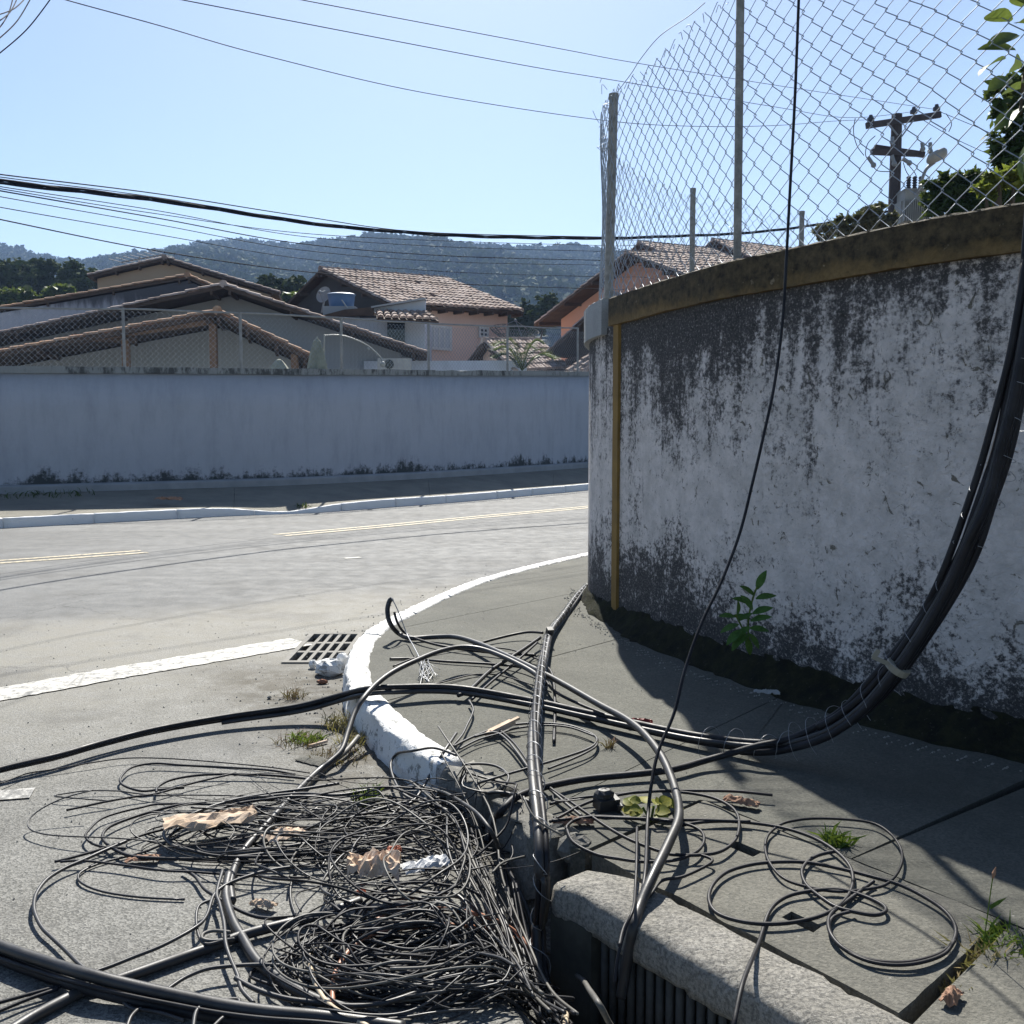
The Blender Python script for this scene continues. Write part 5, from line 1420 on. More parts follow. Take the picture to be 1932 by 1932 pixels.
hang = [('Y', 1430, 1408, 4.38), ('Y', 1500, 1400, 4.30), ('Y', 1570, 1376, 4.22), ('Y', 1640, 1324, 4.14), ('Y', 1700, 1252, 4.06), ('Y', 1757, 1166, 4.0), ('Y', 1803, 1085, 3.95), ('Y', 1842, 995, 3.9), ('Y', 1877, 895, 3.88), ('Y', 1906, 785, 3.86), ('Y', 1931, 650, 3.85), ('Y', 1950, 500, 3.85), ('Y', 1962, 300, 3.85), ('Y', 1972, -60, 3.85)]
root, hsp, hfr = bundle('cable_bundle', 'thick black cable bundle lying across the pavement and rising beside the mildewed wall',
    [(-70, 1478, .045), (0, 1456, .045), (110, 1430, .045), (200, 1404, .045), (300, 1379, .05), (430, 1356, .055), (560, 1338, .075), (640, 1319, .13), (690, 1307, .205), (740, 1303, .215), (860, 1303, .20), (1000, 1326, .19), (1100, 1348, .19), (1250, 1382, .19), (1330, 1397, .195)] + hang,
    [(0, .016, .016, 0, 1, M_CABLE), (2.2, .016, .013, 0, 1, M_CABLE), (4.2, .017, .012, .18, 1, M_CABLE2), (1.2, .030, .016, .56, 1, M_CABLE), (3.3, .030, .017, .53, 1, M_CABLE), (5.4, .030, .015, .60, 1, M_CABLE)], .35, ext=2.5)
# strap and loose twirls of binding wire on it
i_s = min(range(len(hsp)), key=lambda i: (hsp[i] - A(1692, 1262, 4.06)).length); t, s_, u = hfr[i_s]
k = MB(); k.tube([hsp[i_s] - t * .014, hsp[i_s] + t * .014], .050, 14); k.build('strap', M_TIE, root)
e = hsp[i_s] + Vector((-.045, -.03, .02)); k = MB(); k.beam(e, e + Vector((-.075, -.01, .035)), .006, .018); k.beam(e + Vector((-.07, -.01, .032)), e + Vector((-.05, -.01, .062)), .008, .02); k.build('strap_tail', M_TIE, root)
k = MB()
for f in list(np.linspace(.50, .92, 24)):
    i = int(f * (len(hsp) - 1)); t, s_, u = hfr[i]; R_ = random.uniform(.05, .085); path = []
    off_ = t * random.uniform(-.06, .06)
    for j in range(14):
        an_ = random.uniform(0, .3) + j * .36 + f * 9; path.append(hsp[i] + off_ * (j / 14) + t * (j * .006) + s_ * (R_ * math.cos(an_)) + u * (R_ * math.sin(an_)))
    k.tube(spline(path, 2), .0012, 4)
k.build('loose_binding', M_STEEL, root, True, kind='stuff')
# single cable parting from the hanging bundle, down to the heap
cab('black cable leaving the hanging bundle, crossing the sunny pavement behind the hoop',
    [('Y', 1955, 380, 3.86), ('Y', 1925, 560, 3.86), ('Y', 1903, 680, 3.87), ('Y', 1869, 810, 3.9), ('Y', 1843, 900, 3.92), ('Y', 1798, 1030, 3.96), ('Y', 1764, 1112, 4.0), ('Y', 1722, 1185, 4.06), ('Y', 1655, 1268, 4.14), ('Y', 1585, 1342, 4.22), ('Y', 1500, 1390, 4.3), (1430, 1407, .24), (1394, 1417, .215), (1330, 1435, .19), (1268, 1452, .185), (1193, 1461, .18), (1110, 1469, .18), (1043, 1481, .185), (1004, 1492, .19), (971, 1506, .19), (948, 1528, .17), (932, 1553, .09), (918, 1590, .03)], .0145)
# thin cable dropping from above
cab('single thin cable hanging down across the fence and wall to the pavement',
    [('Y', 1509, -40, 4.75), ('Y', 1507, 0, 4.72), ('Y', 1500, 180, 4.65), ('Y', 1491, 350, 4.6), ('Y', 1484, 480, 4.55), ('Y', 1477, 600, 4.5), ('Y', 1462, 720, 4.46), ('Y', 1441, 820, 4.4), ('Y', 1420, 910, 4.36), ('Y', 1396, 1005, 4.3), ('Y', 1362, 1095, 4.2), ('Y', 1324, 1175, 4.1), ('Y', 1293, 1262, 4.0), ('Y', 1272, 1345, 3.9), ('Y', 1243, 1415, 3.8), ('Y', 1229, 1480, 3.7), ('Y', 1222, 1545, 3.6), (1218, 1640, .22), (1208, 1700, .195), ('Y', 1196, 1742, 2.86), ('Y', 1186, 1795, 2.87)], .0065, name='hanging_cable')
# standing hoop of bundled cable
root, _, _ = bundle('cable_hoop', 'stiff bundle of cables arching up like a hoop from the wall corner',
    [(1107, 1106, .17), (1090, 1126, .175), (1062, 1162, .19), (1036, 1196, .21), (1025, 1242, .25), (1015, 1300, .30), (1009, 1360, .33), (1008, 1420, .34), (1012, 1480, .33), (1020, 1550, .29), (1024, 1620, .22), (1023, 1690, .10), (1018, 1750, -.03), (1020, 1820, -.12), (1040, 1900, -.16), (1075, 1990, -.2)],
    [(0, .013, .017, 0, 1, M_CABLE2), (2.4, .014, .011, 0, 1, M_CABLE), (4.2, .015, .009, 0, 1, M_CABLE2)], 1.1, binding=.16)
# long arch on the right with the bent free end at the left
cab('springy black cable arching from a bent free end to the drain inlet',
    [('Y', 741, 1130, 6.95), ('Y', 735, 1134, 6.95), ('Y', 731, 1152, 6.93), ('Y', 736, 1176, 6.9), (752, 1195, .19), (775, 1204, .175), (815, 1202, .18), (860, 1202, .2), (905, 1215, .22), (960, 1239, .24), (1010, 1263, .25), (1060, 1289, .25), (1130, 1329, .25), (1180, 1356, .26), (1215, 1384, .265), (1250, 1430, .265), (1274, 1490, .26), (1281, 1540, .26), (1263, 1588, .25), (1233, 1650, .23), (1209, 1705, .19), ('Y', 1195, 1748, 2.86), ('Y', 1184, 1810, 2.87), ('Y', 1172, 1880, 2.88)], .0165, M_CABLE2)
cab('thinner twin of the bent free end, tied to it by steel wire', [('Y', 744, 1155, 6.9), ('Y', 750, 1175, 6.88), (765, 1195, .19), (800, 1210, .18), (850, 1222, .175), (905, 1229, .175), (960, 1234, .18), (1010, 1236, .2)], .009)
cab('steel wire stay fraying at the bent cable end', [('Y', 739, 1128, 6.94), ('Y', 752, 1155, 6.9), ('Y', 768, 1197, 6.85), (779, 1217, .2), (793, 1245, .18), (800, 1270, .165), (806, 1283, .16)], .0035, M_STEEL, n=6)
k = MB()
for i in range(16):
    x, y = 795 + random.uniform(-6, 16), 1245 + random.uniform(-5, 20); a = (x, y, .17)
    k.tube(spline([G(*a), G(x + random.uniform(-10, 15), y + random.uniform(5, 16), .19), G(x + random.uniform(-16, 26), y + random.uniform(16, 40), .163)], 4), .0017, 4)
tag(k.build('frayed_wire', M_STEEL, smooth=True), 'frayed steel strands on the pavement below the bent cable end', 'wire')
k = MB(); k.box(G(1036, 1199, .2) * .985 + Vector((0, 0, .03)), (.04, .04, .10), .3, .4); tag(k.build('cable_clamp', M_CABLE2), 'small black clamp on the bend of the cable hoop', 'clamp')
# arch from the heap over the white kerb
cab('black cable arching over the white kerb from the heap up to the hoop',
    [(438, 1700, .02), (436, 1660, .025), (458, 1608, .03), (507, 1552, .04), (560, 1494, .03), (598, 1457, .03), (622, 1438, .05), (645, 1415, .08), (657, 1380, .13), (670, 1343, .19), (687, 1316, .24), (712, 1289, .27), (746, 1265, .29), (795, 1242, .30), (832, 1228, .30), (869, 1221, .29), (906, 1224, .28), (951, 1240, .27), (1005, 1268, .25), (1028, 1290, .24)], .0145, M_CABLE2)
cab('dark short cable angled through the dusty gap by the kerb', [(551, 1508, .02), (588, 1472, .02), (620, 1443, .02), (652, 1418, .03), (676, 1390, .05)], .013, M_GREYC)
# branches behind the hoop
cab('curved cable from the hoop bend leftwards, highest of the three', [(887, 1219, .17), (940, 1204, .18), (992, 1193, .2), (1024, 1194, .22)], .0095)
cab('twisted dark cable crossing behind the hoop towards the long bundle', [(865, 1312, .19), (887, 1301, .185), (927, 1264, .19), (966, 1239, .2), (992, 1222, .21), (1019, 1203, .22)], .012)
cab('second dark cable beside the twisted one behind the hoop', [(890, 1320, .18), (930, 1284, .18), (975, 1247, .2), (1014, 1212, .22)], .0075)
cab('flat cable along the pavement passing low behind the hoop', [(735, 1243, .16), (780, 1243, .16), (840, 1248, .165), (940, 1254, .17), (1011, 1266, .19), (1045, 1303, .2), (1097, 1330, .19), (1158, 1354, .18)], .008)
cab('thin cable looping round the hoop foot on its right', [(1028, 1255, .2), (1040, 1268, .2), (1045, 1290, .19), (1047, 1330, .17), (1045, 1400, .165)], .008)
cab('thin cable low on the pavement between kerb and hoop', [(742, 1257, .16), (800, 1236, .165), (880, 1222, .17), (960, 1225, .18), (1030, 1250, .19)], .0055)
cab('fine cable curling beside the frayed steel strands', [(760, 1300, .16), (830, 1288, .16), (900, 1272, .165), (960, 1278, .17), (1040, 1306, .18)], .004)
# heavy twisted bundle at the lower left
bundle('cable_bundle', 'heaviest twisted cable bundle across the bottom left corner',
    [(-120, 1745, .035), (0, 1797, .035), (100, 1833, .04), (167, 1853, .05), (250, 1874, .04), (334, 1892, .035), (420, 1909, .035), (507, 1921, .035), (620, 1931, .035), (760, 1950, .03)],
    [(.8, .016, .018, 0, 1, M_CABLE2), (3.9, .016, .016, 0, 1, M_CABLE), (2.4, .026, .006, 0, 1, M_GREYC), (5.4, .026, .006, 0, 1, M_CABLE)], .5, ext=1.5)
cab('straight stiff cable under the heavy bundle, running from the bottom edge to the heap', [(20, 1945, .02), (60, 1920, .02), (110, 1893, .02), (165, 1866, .018), (225, 1848, .02), (330, 1811, .02), (405, 1785, .02), (470, 1761, .025), (588, 1731, .03), (640, 1715, .05), (680, 1700, .05)], .0165, M_CABLE2)
cab('thick cable curving from under the upper loops down to the bottom of the heap', [(432, 1650, .03), (426, 1690, .025), (438, 1735, .025), (459, 1773, .025), (485, 1814, .025), (520, 1843, .025), (556, 1866, .03), (600, 1888, .03), (660, 1905, .03)], .0165, M_CABLE2)
for lab, pts, r, m_, cv in (
    ('long thin cable reaching to the left edge above the loops', [(-60, 290), (0, 300), (180, 235), (400, 200), (620, 160), (850, 130), (1100, 130), (1400, 150), (1823, 190), (2100, 230)], .0032, M_CABLE, c5),
    ('highest loop on the left side of the heap', [(2000, 240), (1823, 210), (1500, 190), (1250, 178), (1050, 165), (900, 190), (830, 245), (815, 290), (860, 325), (960, 352), (1060, 345), (1250, 330)], .0055, M_CABLE, c5),
    ('loop just inside the highest left loop', [(1060, 360), (1070, 325), (1150, 280), (1300, 250), (1500, 238), (1823, 245), (2100, 270)], .006, M_CABLE, c5),
    ('thin pointed loop reaching left towards the road', [(1823, 390), (1400, 380), (1060, 380), (900, 365), (800, 352), (600, 350), (470, 365), (370, 386), (560, 405), (760, 420)], .0032, M_CABLE2, c5),
    ('straight cut cable end pointing left on the asphalt', [(450, 482), (600, 450), (740, 420), (900, 392), (1060, 370), (1300, 300), (1600, 230)], .005, M_CABLE, c5),
    ('wide loop at the left around the shorter cut end', [(1900, 470), (1500, 445), (1100, 440), (950, 465), (800, 500), (680, 545), (600, 620), (580, 660), (620, 705), (720, 735), (850, 740)], .005, M_CABLE, c5),
    ('inner wide loop left of the crushed carton', [(1400, 430), (1200, 450), (1000, 500), (860, 545), (750, 590), (700, 640), (705, 690), (780, 750), (900, 795), (1100, 810), (1400, 815), (1823, 830), (2200, 810)], .0065, M_CABLE, c5),
    ('oval loop framing the crushed carton', [(2300, 300), (2050, 340), (1823, 370), (1600, 410), (1400, 470), (1230, 545), (1135, 605), (1112, 655), (1170, 720), (1330, 765), (1500, 778), (1700, 765), (1900, 735), (2200, 690)], .007, M_CABLE2, c5),
    ('second oval strand round the crushed carton', [(2200, 380), (1900, 400), (1600, 440), (1400, 520), (1250, 590), (1160, 650), (1150, 690), (1250, 740), (1450, 790), (1700, 800), (2000, 790), (2300, 760)], .006, M_CABLE, c5),
    ('two stranded cut end at the left tip of the heap', [(370, 832), (500, 800), (700, 742), (850, 690), (1000, 640), (1110, 612), (1300, 560)], .0055, M_CABLE, c5),
    ('lower strand of the left tip of the heap', [(410, 832), (560, 825), (800, 850), (1100, 890), (1300, 900), (1500, 915), (1823, 935), (2100, 940)], .0045, M_CABLE, c5),
    ('large single loop lying far left on the asphalt', [(610, 1592), (520, 1510), (430, 1420), (350, 1345), (285, 1280), (240, 1190), (230, 1120), (250, 1040), (320, 950), (430, 880), (560, 822), (720, 750), (860, 690)], .0068, M_CABLE2, c5),
    ('cable returning from the heavy bundle up into the heap', [(605, 1590), (750, 1540), (900, 1480), (1100, 1400), (1320, 1280), (1400, 1200), (1450, 1060), (1540, 985), (1680, 930), (1823, 890), (2100, 850)], .0062, M_CABLE2, c5),
    ('thin cable bowing above the heavy bundle', [(1105, 1722), (1180, 1665), (1270, 1610), (1400, 1560), (1550, 1540), (1750, 1530), (1900, 1535)], .006, M_CABLE2, c5),
    ('thin pair of cables at the lower left edge', [(-60, 1800), (0, 1785), (200, 1730), (420, 1670)], .0055, M_CABLE, c5),
    ('lower of the thin cables at the lower left edge', [(-60, 1870), (0, 1842), (200, 1760), (400, 1690)], .0055, M_CABLE, c5),
    ('knotted cable left of the coil, above the heavy bundle', [(1240, 880), (1320, 930), (1380, 1010), (1450, 1060), (1600, 1150), (1720, 1200), (1823, 1215), (1950, 1215)], .006, M_CABLE, c5),
    ('upright strand tied beside the thick curving cable', [(1510, 890), (1470, 1040), (1490, 1120), (1520, 1250), (1530, 1380), (1560, 1480), (1610, 1600), (1640, 1700), (1720, 1790)], .0065, M_CABLE2, c5),
    ('small hooked strand beside the thick curving cable', [(1430, 1090), (1350, 1130), (1330, 1220), (1350, 1340), (1400, 1390), (1500, 1370), (1590, 1355)], .005, M_CABLE2, c5),
    ('flat wire loop crossing over the thick curving cable', [(1560, 1310), (1450, 1300), (1380, 1320), (1375, 1355), (1450, 1368), (1590, 1358)], .0055, M_GREYC, c5),
    ('curly end below the heavy bundle, left', [(840, 1785), (900, 1830), (1000, 1840), (1100, 1860), (1250, 1910)], .0055, M_CABLE2, c5),
    ('hooked end rising from the bottom edge at left', [(860, 1960), (885, 1890), (930, 1840), (960, 1830)], .006, M_CABLE2, c5),
    ('loop over the heavy bundle near its right end', [(1310, 1960), (1330, 1850), (1400, 1790), (1520, 1770), (1620, 1770), (1590, 1830), (1500, 1900), (1440, 1960)], .006, M_CABLE2, c5),
    ('cream cable curving down through the coil', [(545, 1425), (515, 1450), (505, 1500), (520, 1590), (560, 1690), (610, 1770), (690, 1840), (800, 1900), (900, 1950)], .0075, M_CREAM, c6),
    ('reddish bared cable over the coil, upper of two', [(600, 1730), (640, 1560), (660, 1470), (760, 1430), (880, 1330)], .006, M_GREYC, c6),
    ('copper coloured cable sweeping right over the coil', [(660, 1800), (665, 1640), (700, 1540), (780, 1430), (900, 1340), (1050, 1295), (1250, 1270), (1450, 1262), (1650, 1280), (1823, 1325), (1980, 1400)], .0075, M_COPPER, c6),
    ('second copper coloured cable above the first', [(960, 1230), (1040, 1165), (1150, 1130), (1300, 1135), (1500, 1160), (1650, 1190), (1780, 1235), (1900, 1310), (2000, 1420)], .0075, M_COPPER, c6),
    ('long smooth cable rounding the bottom of the coil', [(0, 1620), (150, 1700), (350, 1760), (600, 1790), (800, 1810), (1000, 1790), (1200, 1730), (1400, 1640), (1600, 1500), (1720, 1370), (1800, 1250)], .0075, M_CABLE2, c6),
    ('cable rising from the coil to the kerb top', [(1000, 620), (1100, 480), (1220, 410), (1330, 230), (1420, 80), (1500, -40)], .0075, M_CABLE2, c6),
    ('loop standing against the white kerb end', [(1440, 480), (1300, 440), (1150, 380), (1080, 280), (1055, 170), (1100, 100), (1200, 80), (1350, 60), (1500, 110)], .0065, M_CABLE2, c6),
    ('cable slanting across the grey kerb stone', [(700, 560), (900, 500), (1150, 430), (1450, 395), (1700, 375), (1900, 375)], .0075, M_CABLE2, c6),
    ('upper arc of the heap running to the kerb', [(0, 420), (200, 390), (450, 370), (700, 380), (950, 340), (1200, 325), (1400, 360), (1600, 470), (1720, 600), (1790, 740)], .0075, M_CABLE2, c6),
    ('cable arcing over the crumpled carton', [(0, 800), (300, 770), (700, 745), (1000, 740), (1180, 745), (1350, 790), (1500, 870)], .0068, M_CABLE2, c6),
    ('cable streaming down the right flank of the heap', [(1400, 500), (1560, 480), (1680, 560), (1780, 720), (1860, 900), (1950, 1080), (2010, 1250), (2030, 1400)], .0085, M_CABLE2, c6),
    ('cream tipped cable running to the bottom edge right of the coil', [(1950, 1180), (1990, 1330), (2020, 1480), (2090, 1650), (2200, 1760), (2240, 1820), (2230, 1960)], .008, M_CABLE2, c6),
    ('stiff cable leaving the heap towards the bottom edge under the inlet', [(1990, 1250), (2030, 1370), (2080, 1420), (2200, 1500), (2350, 1640), (2470, 1800), (2560, 1980)], .008, M_GREYC, c6),
    ('cream cable stub at the bottom edge right of the coil', [(2170, 1690), (2220, 1770), (2245, 1830), (2235, 1960)], .009, M_CREAM, c6),
    ):
    lift = .012 if 'left' in lab or 'edge' in lab else .03
    P = lay(pts, r, lift, cv, .012); sp = smooth_z(spline(P, 7))
    tag(MB().tube(sp, r, 6).build('cable', m_, smooth=True), lab, 'cable', 'cables traced over the heap')
# loops lying on the slab and the pavement
slab_coil = [(155, 1650), (235, 1350), (325, 1130), (385, 950), (470, 865), (600, 825), (800, 810), (960, 850), (1075, 905), (1090, 945), (1020, 965), (900, 945), (790, 915), (690, 850), (610, 780), (585, 700), (620, 640), (690, 600), (790, 578)]
loopB = [(440, 425), (380, 480), (362, 560), (390, 650), (470, 740), (600, 790), (800, 822), (1000, 805), (1110, 770), (1180, 680), (1190, 580), (1130, 480), (1020, 410), (850, 385), (650, 380), (500, 400), (430, 430)]
loopC = [(-200, 430), (0, 400), (200, 400), (440, 430), (640, 490), (780, 570), (870, 660), (895, 750), (870, 840), (790, 925), (650, 985), (450, 1018), (250, 1010), (80, 960), (22, 880), (40, 790), (120, 710), (250, 665), (400, 645), (600, 645), (800, 680), (1000, 730), (1200, 790), (1400, 900), (1500, 1000), (1515, 1100), (1440, 1190), (1300, 1240), (1150, 1255), (980, 1235), (840, 1170), (765, 1090), (745, 1010), (770, 950), (860, 880), (980, 790), (1020, 760)]
loopC2 = [(900, 940), (780, 975), (750, 1040), (775, 1100), (850, 1180), (990, 1245), (1150, 1268), (1310, 1252), (1450, 1200), (1512, 1120)]
for lab, pts, cv, r in (('loose cable end trailing from the slab loops down over the granite kerb', slab_coil, c8, .0062), ('oval cable loop half in the wall shade', loopB, c8, .005), ('widest coil of cable lying on the drain slab', loopC, c8, .0062), ('lower strand doubling the coil on the slab', loopC2, c8, .0052),
    ('big loop from the hoop over the slab corner', [(540, 560), (620, 520), (750, 450), (900, 400), (1200, 352), (1450, 362), (1650, 400), (1780, 470), (1823, 560), (1800, 680), (1700, 760), (1560, 785), (1400, 785), (1300, 765), (1100, 690), (950, 610), (800, 510), (700, 440), (540, 330), (440, 230), (360, 110), (290, 20), (200, -60)], c7, .006),
    ('oval loop over the yellow green weed', [(650, 600), (700, 700), (850, 780), (1000, 810), (1150, 830), (1300, 830), (1430, 810), (1540, 760), (1585, 690), (1560, 620), (1440, 570), (1200, 540), (1000, 530), (850, 525), (720, 545), (660, 585), (652, 610)], c7, .0058),
    ('straight cable skimming the pavement into the shade', [(540, 440), (700, 405), (1000, 372), (1300, 352), (1600, 350), (1823, 356), (2050, 380)], c7, .006),
    ('straight cable over the slab joining the wide coil', [(1900, 560), (1600, 550), (1300, 545), (1000, 535), (800, 530), (550, 555)], c7, .0062),
    ('arc of cable crossing slab joint and granite', [(1560, 785), (1640, 830)[0:2], (1450, 930), (1300, 960), (1220, 1060), (1060, 1240), (1010, 1400)], c7, .0052),
    ('thin cable hanging over the granite kerb edge', [(1130, 600), (1128, 800), (1120, 1000), (1105, 1150), (1050, 1290), (1000, 1480), (980, 1650)], c7, .005),
    ('wide flat loop on the pavement left of the hoop', [(-120, 1260), (0, 1200), (150, 1140), (300, 1105), (500, 1092), (700, 1108), (830, 1150), (900, 1190), (905, 1230), (850, 1275), (700, 1330), (500, 1390), (300, 1450), (100, 1510), (-80, 1570)], c3, .0058),
    ('second flat loop tracking the wide one', [(-80, 1280), (60, 1210), (220, 1165), (330, 1130), (520, 1108), (700, 1120), (840, 1165), (910, 1200), (905, 1255), (840, 1300), (700, 1365), (560, 1420)], c3, .005),
    ('small loop on the kerb top left of the hoop', [(-60, 1390), (80, 1385), (180, 1400), (250, 1440), (275, 1490), (230, 1560), (120, 1650), (50, 1730)], c3, .0058),
    ('cable running diagonally under the hoop', [(30, 1190), (170, 1160), (260, 1210), (350, 1320), (430, 1430), (540, 1540), (700, 1680), (800, 1760)], c3, .006),
    ('cable from the heap up to the grey kerb stone', [(-100, 1700), (20, 1640), (160, 1590), (300, 1605), (430, 1660), (520, 1730)], c3, .0065),
    ('curled thin cable beside the long bundle', [(-10, 930), (20, 985), (10, 1040), (-20, 1100), (-60, 1180), (-130, 1260)], c3, .0058)):
    lf = .012 if cv is c8 else .02
    pts = [p for p in pts if len(p) >= 2]
    P = lay(pts, r, lf, cv, .008); sp = smooth_z(spline(P, 7), 3)
    if 'hanging over' in lab: sp = spline([P3((*cv(*p), z)) for p, z in zip(pts[:3], (.2, .21, .2))] + [A(*cv(*p), Y) for p, Y in zip(pts[3:], (2.86, 2.80, 2.76, 2.73))], 7)
    if 'trailing' in lab: sp = spline([A(*cv(165, 1700), 2.26), A(*cv(185, 1560), 2.30), A(*cv(235, 1350), 2.42)] + P[2:], 7)
    tag(MB().tube(sp, r, 6).build('cable', M_CABLE if cv is not c3 else M_CABLE2, smooth=True), lab, 'cable', 'loops lying on the pavement')
# the heap itself: unruly coils piled on each other
def strand(cx, cy, rx_, ry_, turns, seg=26, wig=.22, z0=.01, z1=.1, rot=0):
    c = G(cx, cy, .03); a0 = rng.uniform(0, 6.28); n_ = int(seg * turns); out = []
    p1, p2, p3 = rng.uniform(0, 6.28, 3); f1, f2 = rng.uniform(.3, .9), rng.uniform(1.4, 2.6); dx, dy = rng.normal(0, .10 if wig > .15 else .05, 2); sgn = rng.choice([-1, 1])
    zc = rng.uniform(z0, z1)
    for i in range(n_ + 1):
        a = a0 + sgn * i / seg * 6.283; q_ = 1 + wig * math.sin(f1 * a + p1) + wig * .5 * math.sin(f2 * a + p2)
        x, y = rx_ * q_ * math.cos(a), ry_ * q_ * math.sin(a)
        x, y = x * math.cos(rot) - y * math.sin(rot), x * math.sin(rot) + y * math.cos(rot)
        X, Y_ = c.x + x + dx * (1 + .6 * math.sin(a * .37 + p3)), c.y + y + dy
        out.append(Vector((X, Y_, 0)))
    hs = np.array([hz(p.x, p.y) for p in out]); ker = np.hanning(17)[1:-1]; ker /= ker.sum()
    hs2 = np.maximum(hs, np.convolve(np.pad(hs, 7, mode='edge'), ker, 'valid'))
    for i, p in enumerate(out): p.z = hs2[i] + max(.008, zc + .035 * math.sin(i * .33 + p1) + .02 * math.sin(i * .81 + p2))
    return out
specs = []
for _ in range(30): specs.append((rng.uniform(540, 690), rng.uniform(1545, 1590), rng.uniform(.30, .62), rng.uniform(.10, .26), rng.uniform(.4, 1.2), .08))
for _ in range(19): specs.append((rng.uniform(710, 800), rng.uniform(1590, 1690), rng.uniform(.18, .34), rng.uniform(.18, .36), rng.uniform(.4, 1.3), .13))
for _ in range(30): specs.append((rng.uniform(750, 815), rng.uniform(1775, 1830), rng.uniform(.17, .38), rng.uniform(.13, .27), rng.uniform(1.0, 2.6), .09, .13))
mats = [M_CABLE, M_CABLE, M_CABLE2, M_CABLE2, M_GREYC]
order = rng.permutation(len(specs)); heap = {m_.name: MB() for m_ in mats}
for c_, i in enumerate(order):
    cx, cy, rx_, ry_, tn, zt = specs[i][:6]; p = strand(cx, cy, rx_, ry_, tn, z1=zt, wig=specs[i][6] if len(specs[i]) > 6 else .22); r = rng.uniform(.0022, .0050); m_ = mats[rng.integers(5)]
    if c_ < 48:
        tag(MB().tube(spline(p, 3), r, 5).build('tangled_wire', m_, smooth=True), 'dark wire looping through the tangled heap on the road', 'wire', 'wires of the tangled heap')
    else: heap[m_.name].tube(spline(p, 3), r, 5)
# stream of strands down the right flank, and short broken ends
for i in range(26):
    o_ = rng.normal(0, 30); pts = [(800 + o_ + rng.uniform(-110, 10), 1510 + rng.uniform(-30, 30)), (868 + o_ + rng.normal(0, 20), 1590), (915 + o_ + rng.normal(0, 20), 1675), (958 + o_ * .8 + rng.normal(0, 14), 1762), (1006 + o_ * .8 + rng.normal(0, 14), 1850), (1040 + o_, 1940)]
    s0 = rng.integers(0, 3); P = [G(x, y, 0) for x, y in pts[s0:]]
    zz_ = np.array([hz(p.x, p.y) for p in P]); zz_ = np.maximum(zz_, np.convolve(np.pad(zz_, 1, mode='edge'), [.3, .4, .3], 'valid')) + rng.uniform(.02, .13) + rng.normal(0, .012, len(P))
    P = [Vector((p.x, p.y, max(z, hz(p.x, p.y) + .008))) for p, z in zip(P, zz_)]
    heap[mats[rng.integers(5)].name].tube(spline(P, 6), rng.uniform(.0026, .0056), 5)
for i in range(46):
    x, y = rng.normal(800, 120), rng.uniform(1560, 1910); p = G(x, y, 0); a = rng.uniform(0, 6.28); L = rng.uniform(.05, .22); z = hz(p.x, p.y) + rng.uniform(.01, .13)
    d = Vector((math.cos(a), math.sin(a), rng.uniform(-.2, .5))) * L; b_ = Vector((-d.y, d.x, 0)) * rng.uniform(-.4, .4); g_ = p + Vector((0, 0, z))
    heap[mats[rng.integers(5)].name].tube(spline([g_, g_ + d * .5 + b_, g_ + d], 4), rng.uniform(.0022, .0048), 5)
for i in range(34):                                    # hair thin strands flung out over kerb and asphalt
    x0, y0 = rng.uniform(430, 900), rng.uniform(1460, 1660); an_ = rng.uniform(-.9, .9) + (math.pi if rng.random() < .55 else 0); L = rng.uniform(90, 260)
    cv_ = rng.uniform(-.9, .9); pts = [(x0 + L * t_ * math.cos(an_ + cv_ * t_), y0 + L * t_ * .38 * math.sin(an_ + cv_ * t_)) for t_ in (0, .25, .5, .75, 1)]
    P = lay(pts, .002, rng.uniform(.01, .07), None, .02)
    heap[mats[rng.integers(5)].name].tube(spline(P, 6), rng.uniform(.0013, .0022), 4)
for nm, k in heap.items():
    o = k.build('cable_tangle', bpy.data.materials[nm], smooth=True, kind='stuff'); o['label'] = 'matted tangle of cut cable ends in the heap'

# ---------------------------------------------------------------- litter, plants, stones
def crumple(name, label, c, lx, ly, hgt, mat, rz, cat, fold=1.0, nx_=14, ny_=9, seed=0, tube_=0.0):
    r2 = np.random.default_rng(seed); k = MB(); co, si = math.cos(rz), math.sin(rz)
    H_ = r2.normal(0, 1, (nx_, ny_)); H_ = (H_ + np.roll(H_, 1, 0) + np.roll(H_, 1, 1)) / 2.2
    for i in range(nx_):
        for j in range(ny_):
            u, v = i / (nx_ - 1) - .5, j / (ny_ - 1) - .5
            ang = v * math.pi * tube_
            x = u * lx + r2.normal(0, lx * .012); y = (v * ly if not tube_ else ly * .5 * math.sin(ang)) + r2.normal(0, ly * .02)
            z = hgt * (.42 + .30 * fold * H_[i, j] * .5 + (.5 * math.cos(ang) if tube_ else .5 * (1 - 4 * v * v) * (1 - (2 * u) ** 4)))
            k.v.append((c[0] + x * co - y * si, c[1] + x * si + y * co, c[2] + max(.003, z)))
    k.f = [(i * ny_ + j, (i + 1) * ny_ + j, (i + 1) * ny_ + j + 1, i * ny_ + j + 1) for i in range(nx_ - 1) for j in range(ny_ - 1)]
    o = k.build(name, mat); tag(o, label, cat); md = o.modifiers.new('thick', 'SOLIDIFY'); md.thickness = .003; return o
M_CARD = simple('sun bleached cardboard', (.33, .24, .16), (.54, .43, .33), 12, .9, 60, .3)
M_PAPER = simple('crumpled kraft paper', (.42, .30, .20), (.64, .51, .40), 11, .9, 60, .3)
M_FOAM = simple('white foam', (.62, .62, .61), (.45, .45, .45), 14, .8, 90, .3)
M_DRYL = simple('dry leaf', (.20, .10, .06), (.32, .20, .13), 20, .8, 60, .3)
M_ORANGE = simple('orange plastic', (.40, .12, .06), (.33, .1, .05), 10, .5, 0, 0)
